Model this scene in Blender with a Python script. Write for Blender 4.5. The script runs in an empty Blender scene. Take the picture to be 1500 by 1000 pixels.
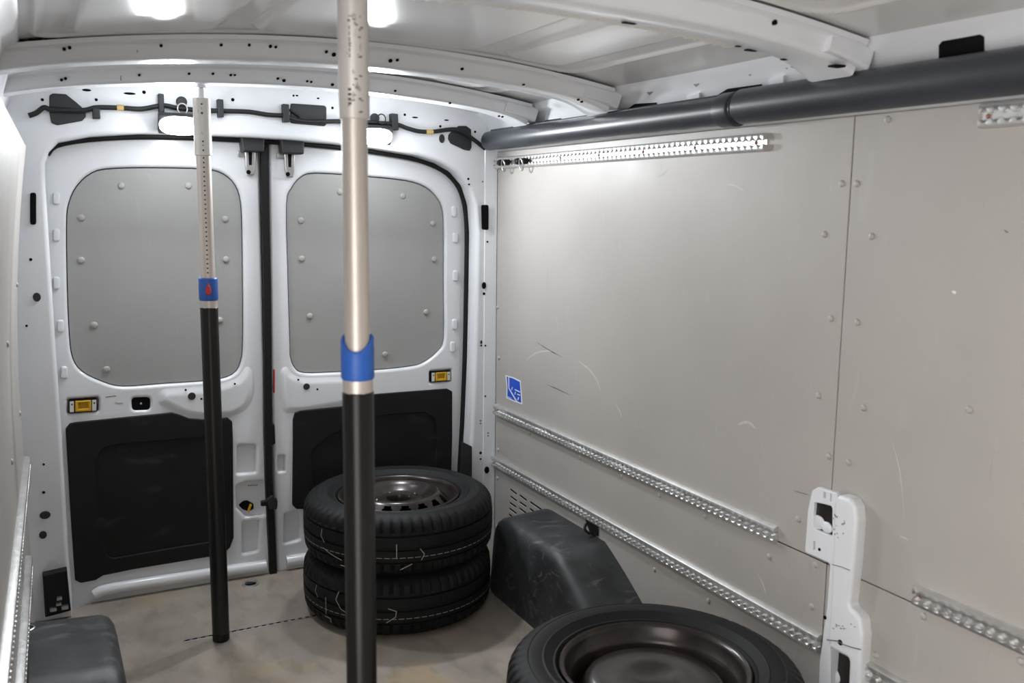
import bpy, bmesh, math, random
from mathutils import Vector, Matrix
random.seed(7)
S = bpy.context.scene
COL = S.collection
PI = math.pi

# ------------------------------------------------------------------ camera
FPX, YAW, PITCH, ROLL, EYE = 1358.0, math.radians(27.3), math.radians(8.34), math.radians(0.64), 1.455
FW = Vector((math.sin(YAW)*math.cos(PITCH), math.cos(YAW)*math.cos(PITCH), -math.sin(PITCH)))
R0 = Vector((math.cos(YAW), -math.sin(YAW), 0)); U0 = R0.cross(FW)
RT = R0*math.cos(ROLL) + U0*math.sin(ROLL); UP = U0*math.cos(ROLL) - R0*math.sin(ROLL)
CP = Vector((0, 0, EYE))
cam = bpy.data.cameras.new('camera'); camo = bpy.data.objects.new('camera', cam); COL.objects.link(camo)
cam.sensor_width = 36; cam.lens = 36*FPX/1500; cam.clip_start = 0.02
camo.matrix_world = Matrix(((RT.x, UP.x, -FW.x, CP.x), (RT.y, UP.y, -FW.y, CP.y), (RT.z, UP.z, -FW.z, CP.z), (0, 0, 0, 1)))
cam.dof.use_dof = True; cam.dof.focus_distance = 3.3; cam.dof.aperture_fstop = 4.0
S.camera = camo
def ray(u, v): return FW + RT*((u-750)/FPX) - UP*((v-500)/FPX)
def PX(u, v, x): r = ray(u, v); return CP + r*(x/r.x)
def PY(u, v, y): r = ray(u, v); return CP + r*(y/r.y)
def PZ(u, v, z): r = ray(u, v); return CP + r*((z-EYE)/r.z)

# ------------------------------------------------------------------ world, exposure (the van's side door stands open beside the camera)
W = bpy.data.worlds.new('hall_light'); S.world = W; W.use_nodes = True
bgn = W.node_tree.nodes['Background']
bgn.inputs[0].default_value = (1.0, 0.965, 0.94, 1); bgn.inputs[1].default_value = 2.0
LAMP_W, BULB_W = 4.8, 0.85
S.view_settings.view_transform = 'Standard'; S.view_settings.look = 'None'
S.view_settings.exposure = 1.12; S.view_settings.gamma = 1.0; S.view_settings.use_curve_mapping = False

# ------------------------------------------------------------------ materials
def lin(c): return tuple(((x/255)/12.92 if x/255 < .04045 else ((x/255+.055)/1.055)**2.4) for x in c)
def M(name, col, rough=.5, metal=0, coat=0, var=0, vscale=6, col2=None, bump=0, bscale=200, rvar=0, stretch=(1, 1, 1), spec=.5):
    m = bpy.data.materials.new(name); m.use_nodes = True
    nt = m.node_tree; b = nt.nodes['Principled BSDF']
    b.inputs['Base Color'].default_value = (*col, 1); b.inputs['Roughness'].default_value = rough
    b.inputs['Metallic'].default_value = metal; b.inputs['Coat Weight'].default_value = coat
    b.inputs['Coat Roughness'].default_value = .08; b.inputs['Specular IOR Level'].default_value = spec
    tc = nt.nodes.new('ShaderNodeTexCoord'); mp = nt.nodes.new('ShaderNodeMapping'); mp.inputs['Scale'].default_value = stretch
    nt.links.new(tc.outputs['Object'], mp.inputs[0])
    def noise(sc, det=5):
        n = nt.nodes.new('ShaderNodeTexNoise'); n.inputs['Scale'].default_value = sc; n.inputs['Detail'].default_value = det
        nt.links.new(mp.outputs[0], n.inputs['Vector']); return n
    if var or col2:
        n = noise(vscale); r = nt.nodes.new('ShaderNodeValToRGB'); nt.links.new(n.outputs[0], r.inputs[0])
        c2 = col2 or tuple(min(1, c*(1+var)) for c in col); c1 = col if col2 else tuple(c*(1-var) for c in col)
        r.color_ramp.elements[0].position = .35; r.color_ramp.elements[1].position = .68
        r.color_ramp.elements[0].color = (*c1, 1); r.color_ramp.elements[1].color = (*c2, 1)
        nt.links.new(r.outputs[0], b.inputs['Base Color'])
    if rvar:
        n = noise(vscale*2.3); mr = nt.nodes.new('ShaderNodeMapRange')
        mr.inputs[3].default_value = max(0.02, rough-rvar); mr.inputs[4].default_value = rough+rvar
        nt.links.new(n.outputs[0], mr.inputs[0]); nt.links.new(mr.outputs[0], b.inputs['Roughness'])
    if bump:
        n = noise(bscale, 3); bp = nt.nodes.new('ShaderNodeBump'); bp.inputs['Strength'].default_value = bump; bp.inputs['Distance'].default_value = .002
        nt.links.new(n.outputs[0], bp.inputs['Height']); nt.links.new(bp.outputs[0], b.inputs['Normal'])
    return m
def layer(m, col, scale, lo, hi, amount, stretch=(1, 1, 1), detail=6, distortion=0):
    """mix another colour over a material's base colour where a noise lies between lo and hi"""
    nt = m.node_tree; b = nt.nodes['Principled BSDF']
    tc = nt.nodes.new('ShaderNodeTexCoord'); mp = nt.nodes.new('ShaderNodeMapping'); mp.inputs['Scale'].default_value = stretch
    n = nt.nodes.new('ShaderNodeTexNoise'); n.inputs['Scale'].default_value = scale; n.inputs['Detail'].default_value = detail
    n.inputs['Distortion'].default_value = distortion
    r = nt.nodes.new('ShaderNodeMapRange'); r.inputs[1].default_value = lo; r.inputs[2].default_value = hi; r.inputs[4].default_value = amount
    mx = nt.nodes.new('ShaderNodeMix'); mx.data_type = 'RGBA'; mx.inputs[7].default_value = (*col, 1)
    nt.links.new(tc.outputs['Object'], mp.inputs[0]); nt.links.new(mp.outputs[0], n.inputs['Vector'])
    nt.links.new(n.outputs[0], r.inputs[0]); nt.links.new(r.outputs[0], mx.inputs[0])
    src = b.inputs['Base Color']
    if src.is_linked: nt.links.new(src.links[0].from_socket, mx.inputs[6])
    else: mx.inputs[6].default_value = src.default_value
    nt.links.new(mx.outputs[2], src)
    return m
white = M('white_body_paint', (.74, .76, .79), .28, coat=.4, var=.03, vscale=3, bump=.02, bscale=30)
roofw = M('white_roof_paint', (.68, .68, .675), .17, coat=0, var=.03, vscale=2, bump=.03, bscale=14)
beige = M('grey_beige_ply_panel', (.385, .365, .343), .5, var=.05, vscale=2.2, bump=.06, bscale=420, rvar=.08)
layer(beige, (.50, .485, .46), 3, .64, .72, .16, (1, 5, 2), 8, 1.5)
layer(beige, (.26, .24, .22), 5, .70, .76, .25, (1, 5, 1), 9, 1.0)
greyp = M('grey_ply_window_blank', (.34, .34, .335), .55, var=.04, vscale=3, bump=.05, bscale=420)
layer(greyp, (.40, .40, .39), 4, .66, .72, .3, (3, 1, 1), 8, 2)
rivetm = M('grey_rivet_plastic', (.40, .385, .36), .42)
blackp = M('black_trim_plastic', (.0075, .0075, .008), .6, var=.2, vscale=6, bump=.15, bscale=500, spec=.3)
layer(blackp, (.05, .05, .05), 5, .62, .72, .4, (1, 1, 3), 8)
blackr = M('black_rubber_seal', (.007, .007, .0075), .55, spec=.3)
holem = M('dark_hole', (.006, .006, .007), .9, spec=.1)
cablem = M('black_cable_tape', (.008, .008, .009), .5, bump=.3, bscale=150)
coverm = M('dark_grey_cover_plastic', (.018, .020, .022), .5, bump=.08, bscale=300)
archm = M('worn_black_arch_plastic', (.030, .032, .034), .48, var=.35, vscale=9, bump=.12, bscale=60, rvar=.1)
layer(archm, (.15, .15, .145), 6, .56, .74, .6, (1, 1.6, 3), 9, 2)
layer(archm, (.10, .085, .06), 11, .66, .72, .5, (1, 4, 1), 6, 1)
pipem = M('black_pipe_plastic', (.030, .034, .042), .38, var=.15, vscale=5, bump=.05, bscale=40, rvar=.08)
alu = M('worn_aluminium_rail', (.68, .68, .67), .36, metal=.85, var=.08, vscale=30, bump=.12, bscale=120, rvar=.1)
polea = M('anodised_pole_tube', (.66, .60, .55), .42, metal=.55, var=.06, vscale=14, stretch=(1, 1, .2))
sleevem = M('scuffed_pole_sleeve', (.70, .67, .63), .42, metal=.35, var=.05, vscale=10)
layer(sleevem, (.30, .27, .25), 55, .62, .68, .7, (1, 1, .35), 8, 1)
polek = M('black_pole_tube', (.013, .012, .012), .36, metal=.2, var=.25, vscale=12, stretch=(1, 1, .1), rvar=.1)
layer(polek, (.09, .07, .055), 40, .66, .74, .35, (1, 1, .06), 6)
bluem = M('blue_collar_plastic', lin((44, 98, 186)), .42)
redm = M('red_button_plastic', lin((190, 35, 30)), .4)
tirem = M('tire_rubber', (.0065, .007, .0074), .62, var=.25, vscale=14, bump=.15, bscale=90, spec=.26)
rimm = M('dark_brown_steel_rim', (.030, .024, .022), .24, metal=.25, var=.3, vscale=12, bump=.05, bscale=60)
layer(rimm, (.055, .034, .026), 18, .60, .72, .5)
chalkm = M('white_chalk', (.34, .34, .33), .9)
floorm = M('resin_ply_floor', (.285, .250, .214), .46, var=.16, vscale=5, bump=.10, bscale=260, rvar=.12)
layer(floorm, (.36, .25, .12), 3.2, .54, .68, .6, (1, 1, 1), 6, .6)
layer(floorm, (.13, .112, .096), 7, .50, .74, .55, (2.2, 1, 1), 8, .3)
layer(floorm, (.36, .35, .33), 14, .60, .74, .25, (1, 1, 1), 9, .3)
yellowm = M('yellow_handle_plastic', lin((205, 160, 25)), .4)
labelw = M('white_label', (.68, .67, .64), .5)
sblue = M('sticker_blue_print', lin((18, 78, 196)), .35)
swhite = M('sticker_white_print', (.75, .78, .82), .4)
steel = M('zinc_steel', (.55, .55, .55), .3, metal=.9, var=.1, vscale=40)
tapem = M('yellow_tape', (.55, .38, .14), .6)
plyedge = M('ply_edge_wood', (.22, .12, .06), .7, var=.3, vscale=60, stretch=(1, 8, 1))
copper = M('rusty_screw', lin((165, 110, 92)), .4, metal=.6)
scuffl = M('pale_scuff', (.50, .49, .47), .6)
scuffd = M('dark_scuff', (.16, .145, .13), .6)
inkm = M('black_ink', (.06, .055, .06), .6)
ledm = bpy.data.materials.new('led_diffuser'); ledm.use_nodes = True
_b = ledm.node_tree.nodes['Principled BSDF']; _b.inputs['Base Color'].default_value = (.9, .9, .9, 1)
_b.inputs['Emission Color'].default_value = (.93, .97, 1, 1); _b.inputs['Emission Strength'].default_value = 14

# ------------------------------------------------------------------ helpers
def wm(o):
    m = o.matrix_basis.copy()
    return (wm(o.parent) @ o.matrix_parent_inverse @ m) if o.parent else m
def attach(o, parent):
    if parent is not None:
        o.parent = parent; o.matrix_parent_inverse = wm(parent).inverted()
def link_mesh(name, me, mat, parent=None, smooth=35, mtx=None):
    if mat is not None and not me.materials: me.materials.append(mat)
    if smooth is not None and not me.get('done'):
        me.shade_smooth()
        if smooth < 180: me.set_sharp_from_angle(angle=math.radians(smooth))
        me['done'] = 1
    o = bpy.data.objects.new(name, me); COL.objects.link(o)
    if mtx is not None: o.matrix_basis = mtx
    attach(o, parent)
    return o
def obj(name, bm, mat, parent=None, smooth=35, mtx=None):
    bmesh.ops.recalc_face_normals(bm, faces=bm.faces)
    me = bpy.data.meshes.new(name); bm.to_mesh(me); bm.free()
    return link_mesh(name, me, mat, parent, smooth, mtx)
def empty(name, loc):
    o = bpy.data.objects.new(name, None); COL.objects.link(o); o.location = loc; o.empty_display_size = .05
    return o
def tag(o, label, cat, group=None):
    o['label'] = label; o['category'] = cat
    if group: o['group'] = group
    return o
def struct(o, label=None):
    o['kind'] = 'structure'
    if label: o['label'] = label
    return o
PLANE = {  # local X, Y, Z(out of the surface, towards the room)
    'R': (Vector((1, 0, 0)), Vector((0, 0, 1)), Vector((0, -1, 0))),
    'W': (Vector((0, -1, 0)), Vector((0, 0, 1)), Vector((-1, 0, 0))),
    'L': (Vector((0, 1, 0)), Vector((0, 0, 1)), Vector((1, 0, 0))),
    'F': (Vector((1, 0, 0)), Vector((0, 1, 0)), Vector((0, 0, 1)))}
def plane_mtx(pl, origin):
    X, Y, Z = PLANE[pl]
    return Matrix(((X.x, Y.x, Z.x, origin[0]), (X.y, Y.y, Z.y, origin[1]), (X.z, Y.z, Z.z, origin[2]), (0, 0, 0, 1)))
def fillet(pts, r, n=5):
    """round the corners of a closed polygon; r is one radius or one for each corner"""
    out = []; N = len(pts)
    for i in range(N):
        p = Vector(pts[i][:2]); a = Vector(pts[i-1][:2])-p; b = Vector(pts[(i+1) % N][:2])-p
        rr = r[i] if isinstance(r, (list, tuple)) else r
        if rr <= 0 or a.length < 1e-6 or b.length < 1e-6: out.append(tuple(p)); continue
        an = a.angle(b); 
        if an > PI-.05: out.append(tuple(p)); continue
        t = min(rr/math.tan(an/2), a.length*.49, b.length*.49)
        p0 = p+a.normalized()*t; p1 = p+b.normalized()*t
        for k in range(n+1):
            s = k/n; out.append(tuple(p0*(1-s)**2 + p*2*s*(1-s) + p1*s*s))
    return out
def spline(pts, n=4, closed=True):
    out = []; N = len(pts); V = [Vector(p) for p in pts]
    for i in range(N if closed else N-1):
        if closed: p0, p1, p2, p3 = V[i-1], V[i], V[(i+1) % N], V[(i+2) % N]
        else: p0, p1, p2, p3 = V[max(i-1, 0)], V[i], V[i+1], V[min(i+2, N-1)]
        for k in range(n):
            t = k/n
            out.append(.5*((2*p1)+(p2-p0)*t+(2*p0-5*p1+4*p2-p3)*t*t+(3*p1-p0-3*p2+p3)*t**3))
    if not closed: out.append(V[-1])
    return out
def ellipse(cx, cy, rx, ry, n=20): return [(cx+rx*math.cos(2*PI*k/n), cy+ry*math.sin(2*PI*k/n)) for k in range(n)]
DG = None
def plate(name, pts, pl, off, thick, mat, parent=None, bevel=.002, holes=(), res=2):
    """flat plate with rounded edges; pts are world 2-D pairs: R (x,z), W and L (y,z), F (x,y); off is where its visible face lies"""
    cu = bpy.data.curves.new(name, 'CURVE'); cu.dimensions = '2D'; cu.fill_mode = 'BOTH'
    flip = -1 if pl == 'W' else 1
    bevel = min(bevel, thick/2*.98)
    for poly in [pts, *holes]:
        sp = cu.splines.new('POLY'); sp.points.add(len(poly)-1)
        for q, p in zip(sp.points, poly): q.co = (p[0]*flip, p[1], 0, 1)
        sp.use_cyclic_u = True
    cu.extrude = thick/2-bevel; cu.bevel_depth = bevel; cu.bevel_resolution = res; cu.offset = -bevel
    t = bpy.data.objects.new('t', cu); COL.objects.link(t)
    bpy.context.view_layer.update()
    me = bpy.data.meshes.new_from_object(t.evaluated_get(bpy.context.evaluated_depsgraph_get()))
    bpy.data.objects.remove(t); bpy.data.curves.remove(cu)
    bm = bmesh.new(); bm.from_mesh(me); bmesh.ops.remove_doubles(bm, verts=bm.verts, dist=1e-5)
    s = {'R': (0, off+thick/2, 0), 'W': (off+thick/2, 0, 0), 'L': (off-thick/2, 0, 0), 'F': (0, 0, off-thick/2)}[pl]
    bm.transform(plane_mtx(pl, s)); bmesh.ops.recalc_face_normals(bm, faces=bm.faces)
    bm.to_mesh(me); bm.free(); me.name = name; me.materials.clear()
    o = link_mesh(name, me, mat, parent, 50)
    w = o.modifiers.new('wn', 'WEIGHTED_NORMAL'); w.keep_sharp = True
    return o
def rp(px, y, r=None, n=5):   # pixel outline -> (x,z) at depth y, corners rounded
    p = [PY(u, v, y) for u, v in px]; p = [(q.x, q.z) for q in p]
    return fillet(p, r, n) if r else p
def rs(px, y, n=4):
    return [(q.x, q.y) for q in spline([Vector((PY(u, v, y).x, PY(u, v, y).z)) for u, v in px], n)]
def wp(px, x, r=None, n=5):
    p = [PX(u, v, x) for u, v in px]; p = [(q.y, q.z) for q in p]
    return fillet(p, r, n) if r else p
def box_bm(bm, c, s, bev=0, rot=None, seg=2):
    r = bmesh.ops.create_cube(bm, size=1); vs = r['verts']
    bmesh.ops.scale(bm, vec=s, verts=vs)
    if bev:
        es = list({e for v in vs for e in v.link_edges})
        g = bmesh.ops.bevel(bm, geom=es, offset=bev, segments=seg, profile=.5, affect='EDGES'); vs = list({v for f in g['faces'] for v in f.verts} | {v for v in vs if v.is_valid})
    if rot is not None: bmesh.ops.rotate(bm, cent=(0, 0, 0), matrix=rot, verts=vs)
    bmesh.ops.translate(bm, vec=c, verts=vs)
    return vs
def box(name, c, s, mat, parent=None, bev=.003, rot=None):
    bm = bmesh.new(); box_bm(bm, c, s, bev, rot); return obj(name, bm, mat, parent)
def sweep_bm(bm, path, prof, closed_prof=True, caps=True, up=Vector((0, 0, 1))):
    """sweep a 2-D profile (side, up) along a path"""
    rings = []; N = len(path)
    for i, p in enumerate(path):
        t = (path[min(i+1, N-1)]-path[max(i-1, 0)]).normalized()
        s = t.cross(up); 
        if s.length < 1e-4: s = Vector((1, 0, 0))
        s.normalize(); w = s.cross(t)
        rings.append([bm.verts.new(p+s*a+w*b) for a, b in prof])
    K = len(prof)
    for i in range(N-1):
        for k in range(K if closed_prof else K-1):
            bm.faces.new((rings[i][k], rings[i][(k+1) % K], rings[i+1][(k+1) % K], rings[i+1][k]))
    if caps and closed_prof:
        bm.faces.new(rings[0]); bm.faces.new(rings[-1][::-1])
    return rings
def tube_bm(bm, path, r, n=10, up=Vector((0, 0, 1))):
    return sweep_bm(bm, [Vector(p) for p in path], [(r*math.cos(2*PI*k/n), r*math.sin(2*PI*k/n)) for k in range(n)], up=up)
def tube(name, path, r, mat, parent=None, n=10, up=Vector((0, 0, 1))):
    bm = bmesh.new(); tube_bm(bm, path, r, n, up); return obj(name, bm, mat, parent, 60)
def lathe_bm(bm, prof, n=48, closed=False, mod=None, mtx=None):
    rings = []
    for k in range(n):
        a = 2*PI*k/n; c, s = math.cos(a), math.sin(a); ring = []
        for i, (r, z) in enumerate(prof):
            rr = mod(i, k, r) if mod else r
            v = Vector((rr*c, rr*s, z)); ring.append(bm.verts.new(mtx @ v if mtx else v))
        rings.append(ring)
    P = len(prof)
    for k in range(n):
        A, B = rings[k], rings[(k+1) % n]
        for i in range(P if closed else P-1):
            j = (i+1) % P
            try: bm.faces.new((A[i], B[i], B[j], A[j]))
            except ValueError: pass
    return rings
def lathe(name, prof, mat, parent=None, n=48, mtx=None, smooth=35, closed=False):
    bm = bmesh.new(); lathe_bm(bm, prof, n, closed); bmesh.ops.remove_doubles(bm, verts=bm.verts, dist=1e-6)
    return obj(name, bm, mat, parent, smooth, mtx)
def sm(t): t = max(0, min(1, t)); return t*t*(3-2*t)
_c = {}
def shared(key, make):
    if key not in _c: _c[key] = make()
    return _c[key]
def dome_mesh(r, h):
    bm = bmesh.new(); lathe_bm(bm, [(r, 0), (r*.97, h*.35), (r*.8, h*.72), (r*.45, h*.95), (1e-5, h)], 12)
    bmesh.ops.remove_doubles(bm, verts=bm.verts, dist=1e-4); bmesh.ops.recalc_face_normals(bm, faces=bm.faces)
    me = bpy.data.meshes.new('rivet'); bm.to_mesh(me); bm.free(); return me
def rivet(p, pl, parent, r=.0085, h=.005, mat=None):
    me = shared(('rivet', r, h, mat), lambda: dome_mesh(r, h))
    return link_mesh('rivet', me, mat or rivetm, parent, 180, plane_mtx(pl, p))
def discs(name, items, mat, parent, depth=.0006):
    """many tiny stamped holes, too small to tell apart: one part"""
    bm = bmesh.new()
    for p, pl, rx, ry in items:
        m = plane_mtx(pl, p)
        for a, b in (((0), 1),):
            vs = [bm.verts.new(m @ Vector((rx*math.cos(2*PI*k/12), ry*math.sin(2*PI*k/12), depth))) for k in range(12)]
            wv = [bm.verts.new(m @ Vector((rx*math.cos(2*PI*k/12), ry*math.sin(2*PI*k/12), -depth))) for k in range(12)]
            bm.faces.new(vs)
            for k in range(12): bm.faces.new((vs[k], wv[k], wv[(k+1) % 12], vs[(k+1) % 12]))
    o = obj(name, bm, mat, parent, None); o['kind'] = 'stuff'; return o

# ------------------------------------------------------------------ main dimensions
YD = 3.563     # inner face of the rear doors
YF = 3.455     # front face of the body frame round the doors
XW = 1.70      # face of the right-hand wall panels
XC = .813      # centre line
YR = 3.437     # rear edge of the right wall panels
YS = 1.585     # vertical seam of the right wall
ZS = .588      # horizontal seam
ZT = 1.668     # top of the wall panels
Y0 = -.45      # the load space is open to the front from here
def xl(y, z):  # inner face of the curved left wall panel
    c = .060*max(0, (z-.80)/.8)**2
    return -.062 + .022*(y-3.4) + c
def zbow(x): d = abs(x-XC)/.79; return 1.823-.055*d**2-(.012 if x > XC else .004)*d**8
def zroof(x): d = abs(x-XC)/.79; return 1.888-.068*d**2

# ================================================================== floor
fl = plate('floor', [(-.16, Y0), (1.80, Y0), (1.80, YD+.0), (.12, YD+.0), (.07, YD-.03), (-.16, YD-.05)], 'F', 0, .02, floorm, bevel=.002)
struct(fl, 'grey brown worn resin plywood floor')

# ================================================================== right wall
wr = box('wall_right', (XW+.055, (Y0+YD)/2, .93), (.02, YD-Y0+.1, 1.96), white, None, 0); struct(wr, 'right side of the van lined with grey beige panels')
box('backing', (XW+.0065, 3.05, .3), (.004, .7, .5), holem, wr, 0)
def slot(a, b):   # ventilation slot between two pixels of the photograph
    p, q = PX(*a, XW), PX(*b, XW); h = .0042
    return fillet([(p.y+.0, p.z-h), (q.y, q.z-h), (q.y, q.z+h), (p.y, p.z+h)], .0015, 2)
def c3(x, y): return (700+x/3.571, 560+y/3.571)
slots = [slot(c3(*a), c3(*b)) for a, b in (
    ((168, 558), (203, 585)), ((168, 594), (203, 620)), ((165, 628), (200, 652)), ((163, 658), (202, 687)), ((162, 690), (200, 718)),
    ((218, 590), (255, 618)), ((217, 625), (253, 650)), ((216, 658), (252, 684)), ((214, 694), (250, 718)), ((213, 725), (250, 752)),
    ((272, 625), (345, 675)), ((270, 660), (320, 695)), ((270, 695), (297, 715)), ((268, 728), (277, 735)))]
g = .0016
rect = lambda y0, y1, z0, z1: [(y0, z0), (y1, z0), (y1, z1), (y0, z1)]
pa = plate('wall_panel', rect(YS+g, YR, ZS+g, ZT), 'W', XW, .012, beige, wr, .0015)
pb = plate('wall_panel', rect(Y0, YS-g, ZS+g, ZT), 'W', XW, .012, beige, wr, .0015)
pc = plate('wall_panel', rect(YS+g, YR, .0, ZS-g), 'W', XW, .004, beige, wr, .0015, holes=slots)
pd = plate('wall_panel', rect(Y0, YS-g, .0, ZS-g), 'W', XW, .012, beige, wr, .0015)
box('seam_backing', (XW+.016, YS, .85), (.004, .03, 1.6), holem, wr, 0)
box('seam_backing', (XW+.016, 1.2, ZS), (.004, 2.4, .03), holem, wr, 0)
for u, v in ((1233, 269), (1208, 343), (1217, 466), (1199, 579), (1214, 668), (1169, 760), (727, 283), (726, 372), (729, 450), (731, 524)): rivet(PX(u, v, XW), 'W', pa)
for u, v in ((1255, 269), (1277, 346), (1256, 472), (1265, 597), (1243, 677), (1262, 793), (1300, 175), (1420, 600)): rivet(PX(u, v, XW), 'W', pb)
for u, v in ((1127, 815), (1195, 827), (1189, 888), (1038, 880), (959, 834), (730, 658), (729, 700), (728, 770), (776, 634), (850, 670), (910, 697), (966, 725), (1033, 756)): rivet(PX(u, v, XW), 'W', pc, .0075 if u < 1036 else .0085)
for u, v in ((1353, 902), (1283, 959), (1495, 968)): rivet(PX(u, v, XW), 'W', pd)
def scuff(pts, wd, mat, parent):
    P = spline([PX(u, v, XW-.0003) for u, v in pts], 5, False); bm = bmesh.new(); A = []; n = len(P)
    for i, p in enumerate(P):
        t = (P[min(i+1, n-1)]-P[max(i-1, 0)]).normalized(); s = t.cross(Vector((1, 0, 0))); w = wd*math.sin(PI*(i+.15)/(n-.7))*random.uniform(.6, 1.1)
        A.append((bm.verts.new(p+s*w), bm.verts.new(p-s*w)))
    for i in range(n-1): bm.faces.new((A[i][0], A[i+1][0], A[i+1][1], A[i][1]))
    return obj('scuff_mark', bm, mat, parent, None)
for pts, wd, mt, pp in (
    ([(768, 530), (785, 517), (805, 514), (818, 520)], .004, scuffl, pa), ([(846, 528), (862, 540), (874, 556), (880, 575)], .005, scuffl, pa),
    ([(800, 563), (815, 569), (836, 579)], .003, scuffd, pa), ([(785, 500), (800, 510), (825, 524)], .002, scuffd, pa),
    ([(900, 590), (908, 602), (910, 612)], .003, scuffl, pa), ([(1080, 622), (1095, 618), (1108, 628)], .005, scuffl, pa),
    ([(1110, 840), (1118, 856), (1122, 872)], .004, scuffl, pc), ([(1305, 640), (1318, 690), (1325, 760)], .0016, scuffl, pb),
    ([(1394, 426), (1398, 428), (1401, 428)], .004, swhite, pb), ([(1318, 785), (1326, 788), (1330, 791)], .003, scuffl, pb),
    ([(1162, 718), (1175, 722), (1186, 725)], .002, scuffd, pa), ([(960, 262), (970, 255), (978, 248)], .004, scuffl, pa),
    ([(1065, 270), (1078, 272), (1090, 280)], .003, scuffl, pa), ([(1470, 336), (1474, 339), (1477, 341)], .002, scuffd, pb)):
    scuff(pts, wd, mt, pp)

# ================================================================== unseen bulkhead behind the camera, added to keep light off the doors
wf = box('wall_front', (.80, Y0-.01, .95), (2.1, .02, 1.96), beige, None, 0); struct(wf, 'added unseen bulkhead to the cab')

# ================================================================== left wall
def grid_obj(name, f, nu, nv, mat, parent=None, smooth=60):
    bm = bmesh.new(); V = [[bm.verts.new(f(i/nu, j/nv)) for j in range(nv+1)] for i in range(nu+1)]
    for i in range(nu):
        for j in range(nv): bm.faces.new((V[i][j], V[i+1][j], V[i+1][j+1], V[i][j+1]))
    return obj(name, bm, mat, parent, smooth)
YL0, YL1 = .98, 3.30
wl = box('wall_left', (-.20, (YL0+YD)/2+.03, .95), (.02, YD-YL0+.06, 1.96), white, None, 0); struct(wl, 'left side of the van lined with a grey beige panel')
def solid_panel(name, y0, y1, z0, z1, th, mat, parent, ny=12, nz=16):
    bm = bmesh.new(); F = []; B = []
    for i in range(ny+1):
        y = y0+(y1-y0)*i/ny
        F.append([bm.verts.new((xl(y, z0+(z1-z0)*j/nz), y, z0+(z1-z0)*j/nz)) for j in range(nz+1)])
        B.append([bm.verts.new((xl(y, z0+(z1-z0)*j/nz)-th, y, z0+(z1-z0)*j/nz)) for j in range(nz+1)])
    for i in range(ny):
        for j in range(nz):
            bm.faces.new((F[i][j], F[i+1][j], F[i+1][j+1], F[i][j+1])); bm.faces.new((B[i][j], B[i][j+1], B[i+1][j+1], B[i+1][j]))
    for j in range(nz):
        for i in (0, ny): bm.faces.new((F[i][j], B[i][j], B[i][j+1], F[i][j+1]))
    for i in range(ny):
        for j in (0, nz): bm.faces.new((F[i][j], B[i][j], B[i+1][j], F[i+1][j]))
    return obj(name, bm, mat, parent, 30)
pl1 = solid_panel('wall_panel', YL0, YL1, 0, 1.62, .012, beige, wl)
pl2 = solid_panel('panel_edge', YL0-.006, YL0, 0, 1.62, .014, plyedge, wl, 1)
for y, z in ((3.2, 1.2), (3.2, .8), (2.6, 1.1), (2.6, .8), (2.0, 1.25)):
    rivet((xl(y, z), y, z), 'L', pl1)

# ================================================================== rear wall: the body frame round the doors
opening = [PY(u, v, YF) for u, v in ((118, 960), (106, 880), (100, 800), (91, 640), (81, 500), (73, 370), (67, 270), (66, 240), (72, 222), (86, 208))]
opening += [PY(u, v, YD-.01) for u, v in ((130, 202), (200, 198), (270, 199), (340, 202), (410, 206), (480, 212), (540, 219), (600, 229), (632, 239), (655, 252), (672, 272), (681, 300), (684, 340), (683, 420), (681, 520), (677, 620), (672, 700), (664, 800))]
o2 = [(p.x, p.z) for p in opening]
xr_bot = o2[-1][0]
outer = [(-.19, 0), (o2[0][0]-.02, 0)] + o2[1:] + [(xr_bot-.005, 0), (1.79, 0), (1.79, 1.74), (1.66, 1.86), (XC, 1.905), (0, 1.86), (-.19, 1.74)]
wre = plate('wall_rear', outer, 'R', YF, .09, white, None, .016, res=3); struct(wre, 'white rear body frame around the two doors')
box('rear_light_block', (.8, YD+.09, .95), (2.1, .01, 2.0), white, wre, 0)  # unseen plate behind the doors, added to block light
box('sill_plate', (.8, YD-.06, -.027), (2.1, .30, .012), white, wre, 0)
# right-hand rear pillar, a facet turned towards the door
pil = [(PX(704, 640, 1.6).x, 0)]
def pillar(name, x0, y0, x1, y1, z1):
    bm = bmesh.new()
    v = [bm.verts.new(p) for p in ((x0, y0, 0), (x1, y1, 0), (x1, y1, z1), (x0, y0, z1), (x0, y0+.05, 0), (x1+.03, y1+.05, 0), (x1+.03, y1+.05, z1), (x0, y0+.05, z1))]
    for f in ((0, 1, 2, 3), (0, 3, 7, 4), (1, 5, 6, 2), (3, 2, 6, 7), (4, 7, 6, 5)): bm.faces.new([v[i] for i in f])
    bmesh.ops.bevel(bm, geom=[e for e in bm.edges if abs(e.verts[0].co.z-e.verts[1].co.z) > 1], offset=.006, segments=3, affect='EDGES')
    return obj(name, bm, white, wre)
pillar('pillar_facet', 1.645, YF-.004, 1.705, YR+.002, 1.70)
seal_path = [Vector((x, YD-.022, z)) for x, z in [(p[0], p[1]) for p in o2[8:]]]
seal_path = spline(seal_path, 3, False)
bm = bmesh.new(); tube_bm(bm, [p+Vector((-.006, 0, -.006)) for p in seal_path], .0105, 8, Vector((0, 1, 0)))
obj('door_seal', bm, blackr, wre, 60)
def hole_r(u, v, y=YF-.0005, r=.004, r2=None): p = PY(u, v, y); return (p, 'R', r, r2 or r)
hl = []
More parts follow.
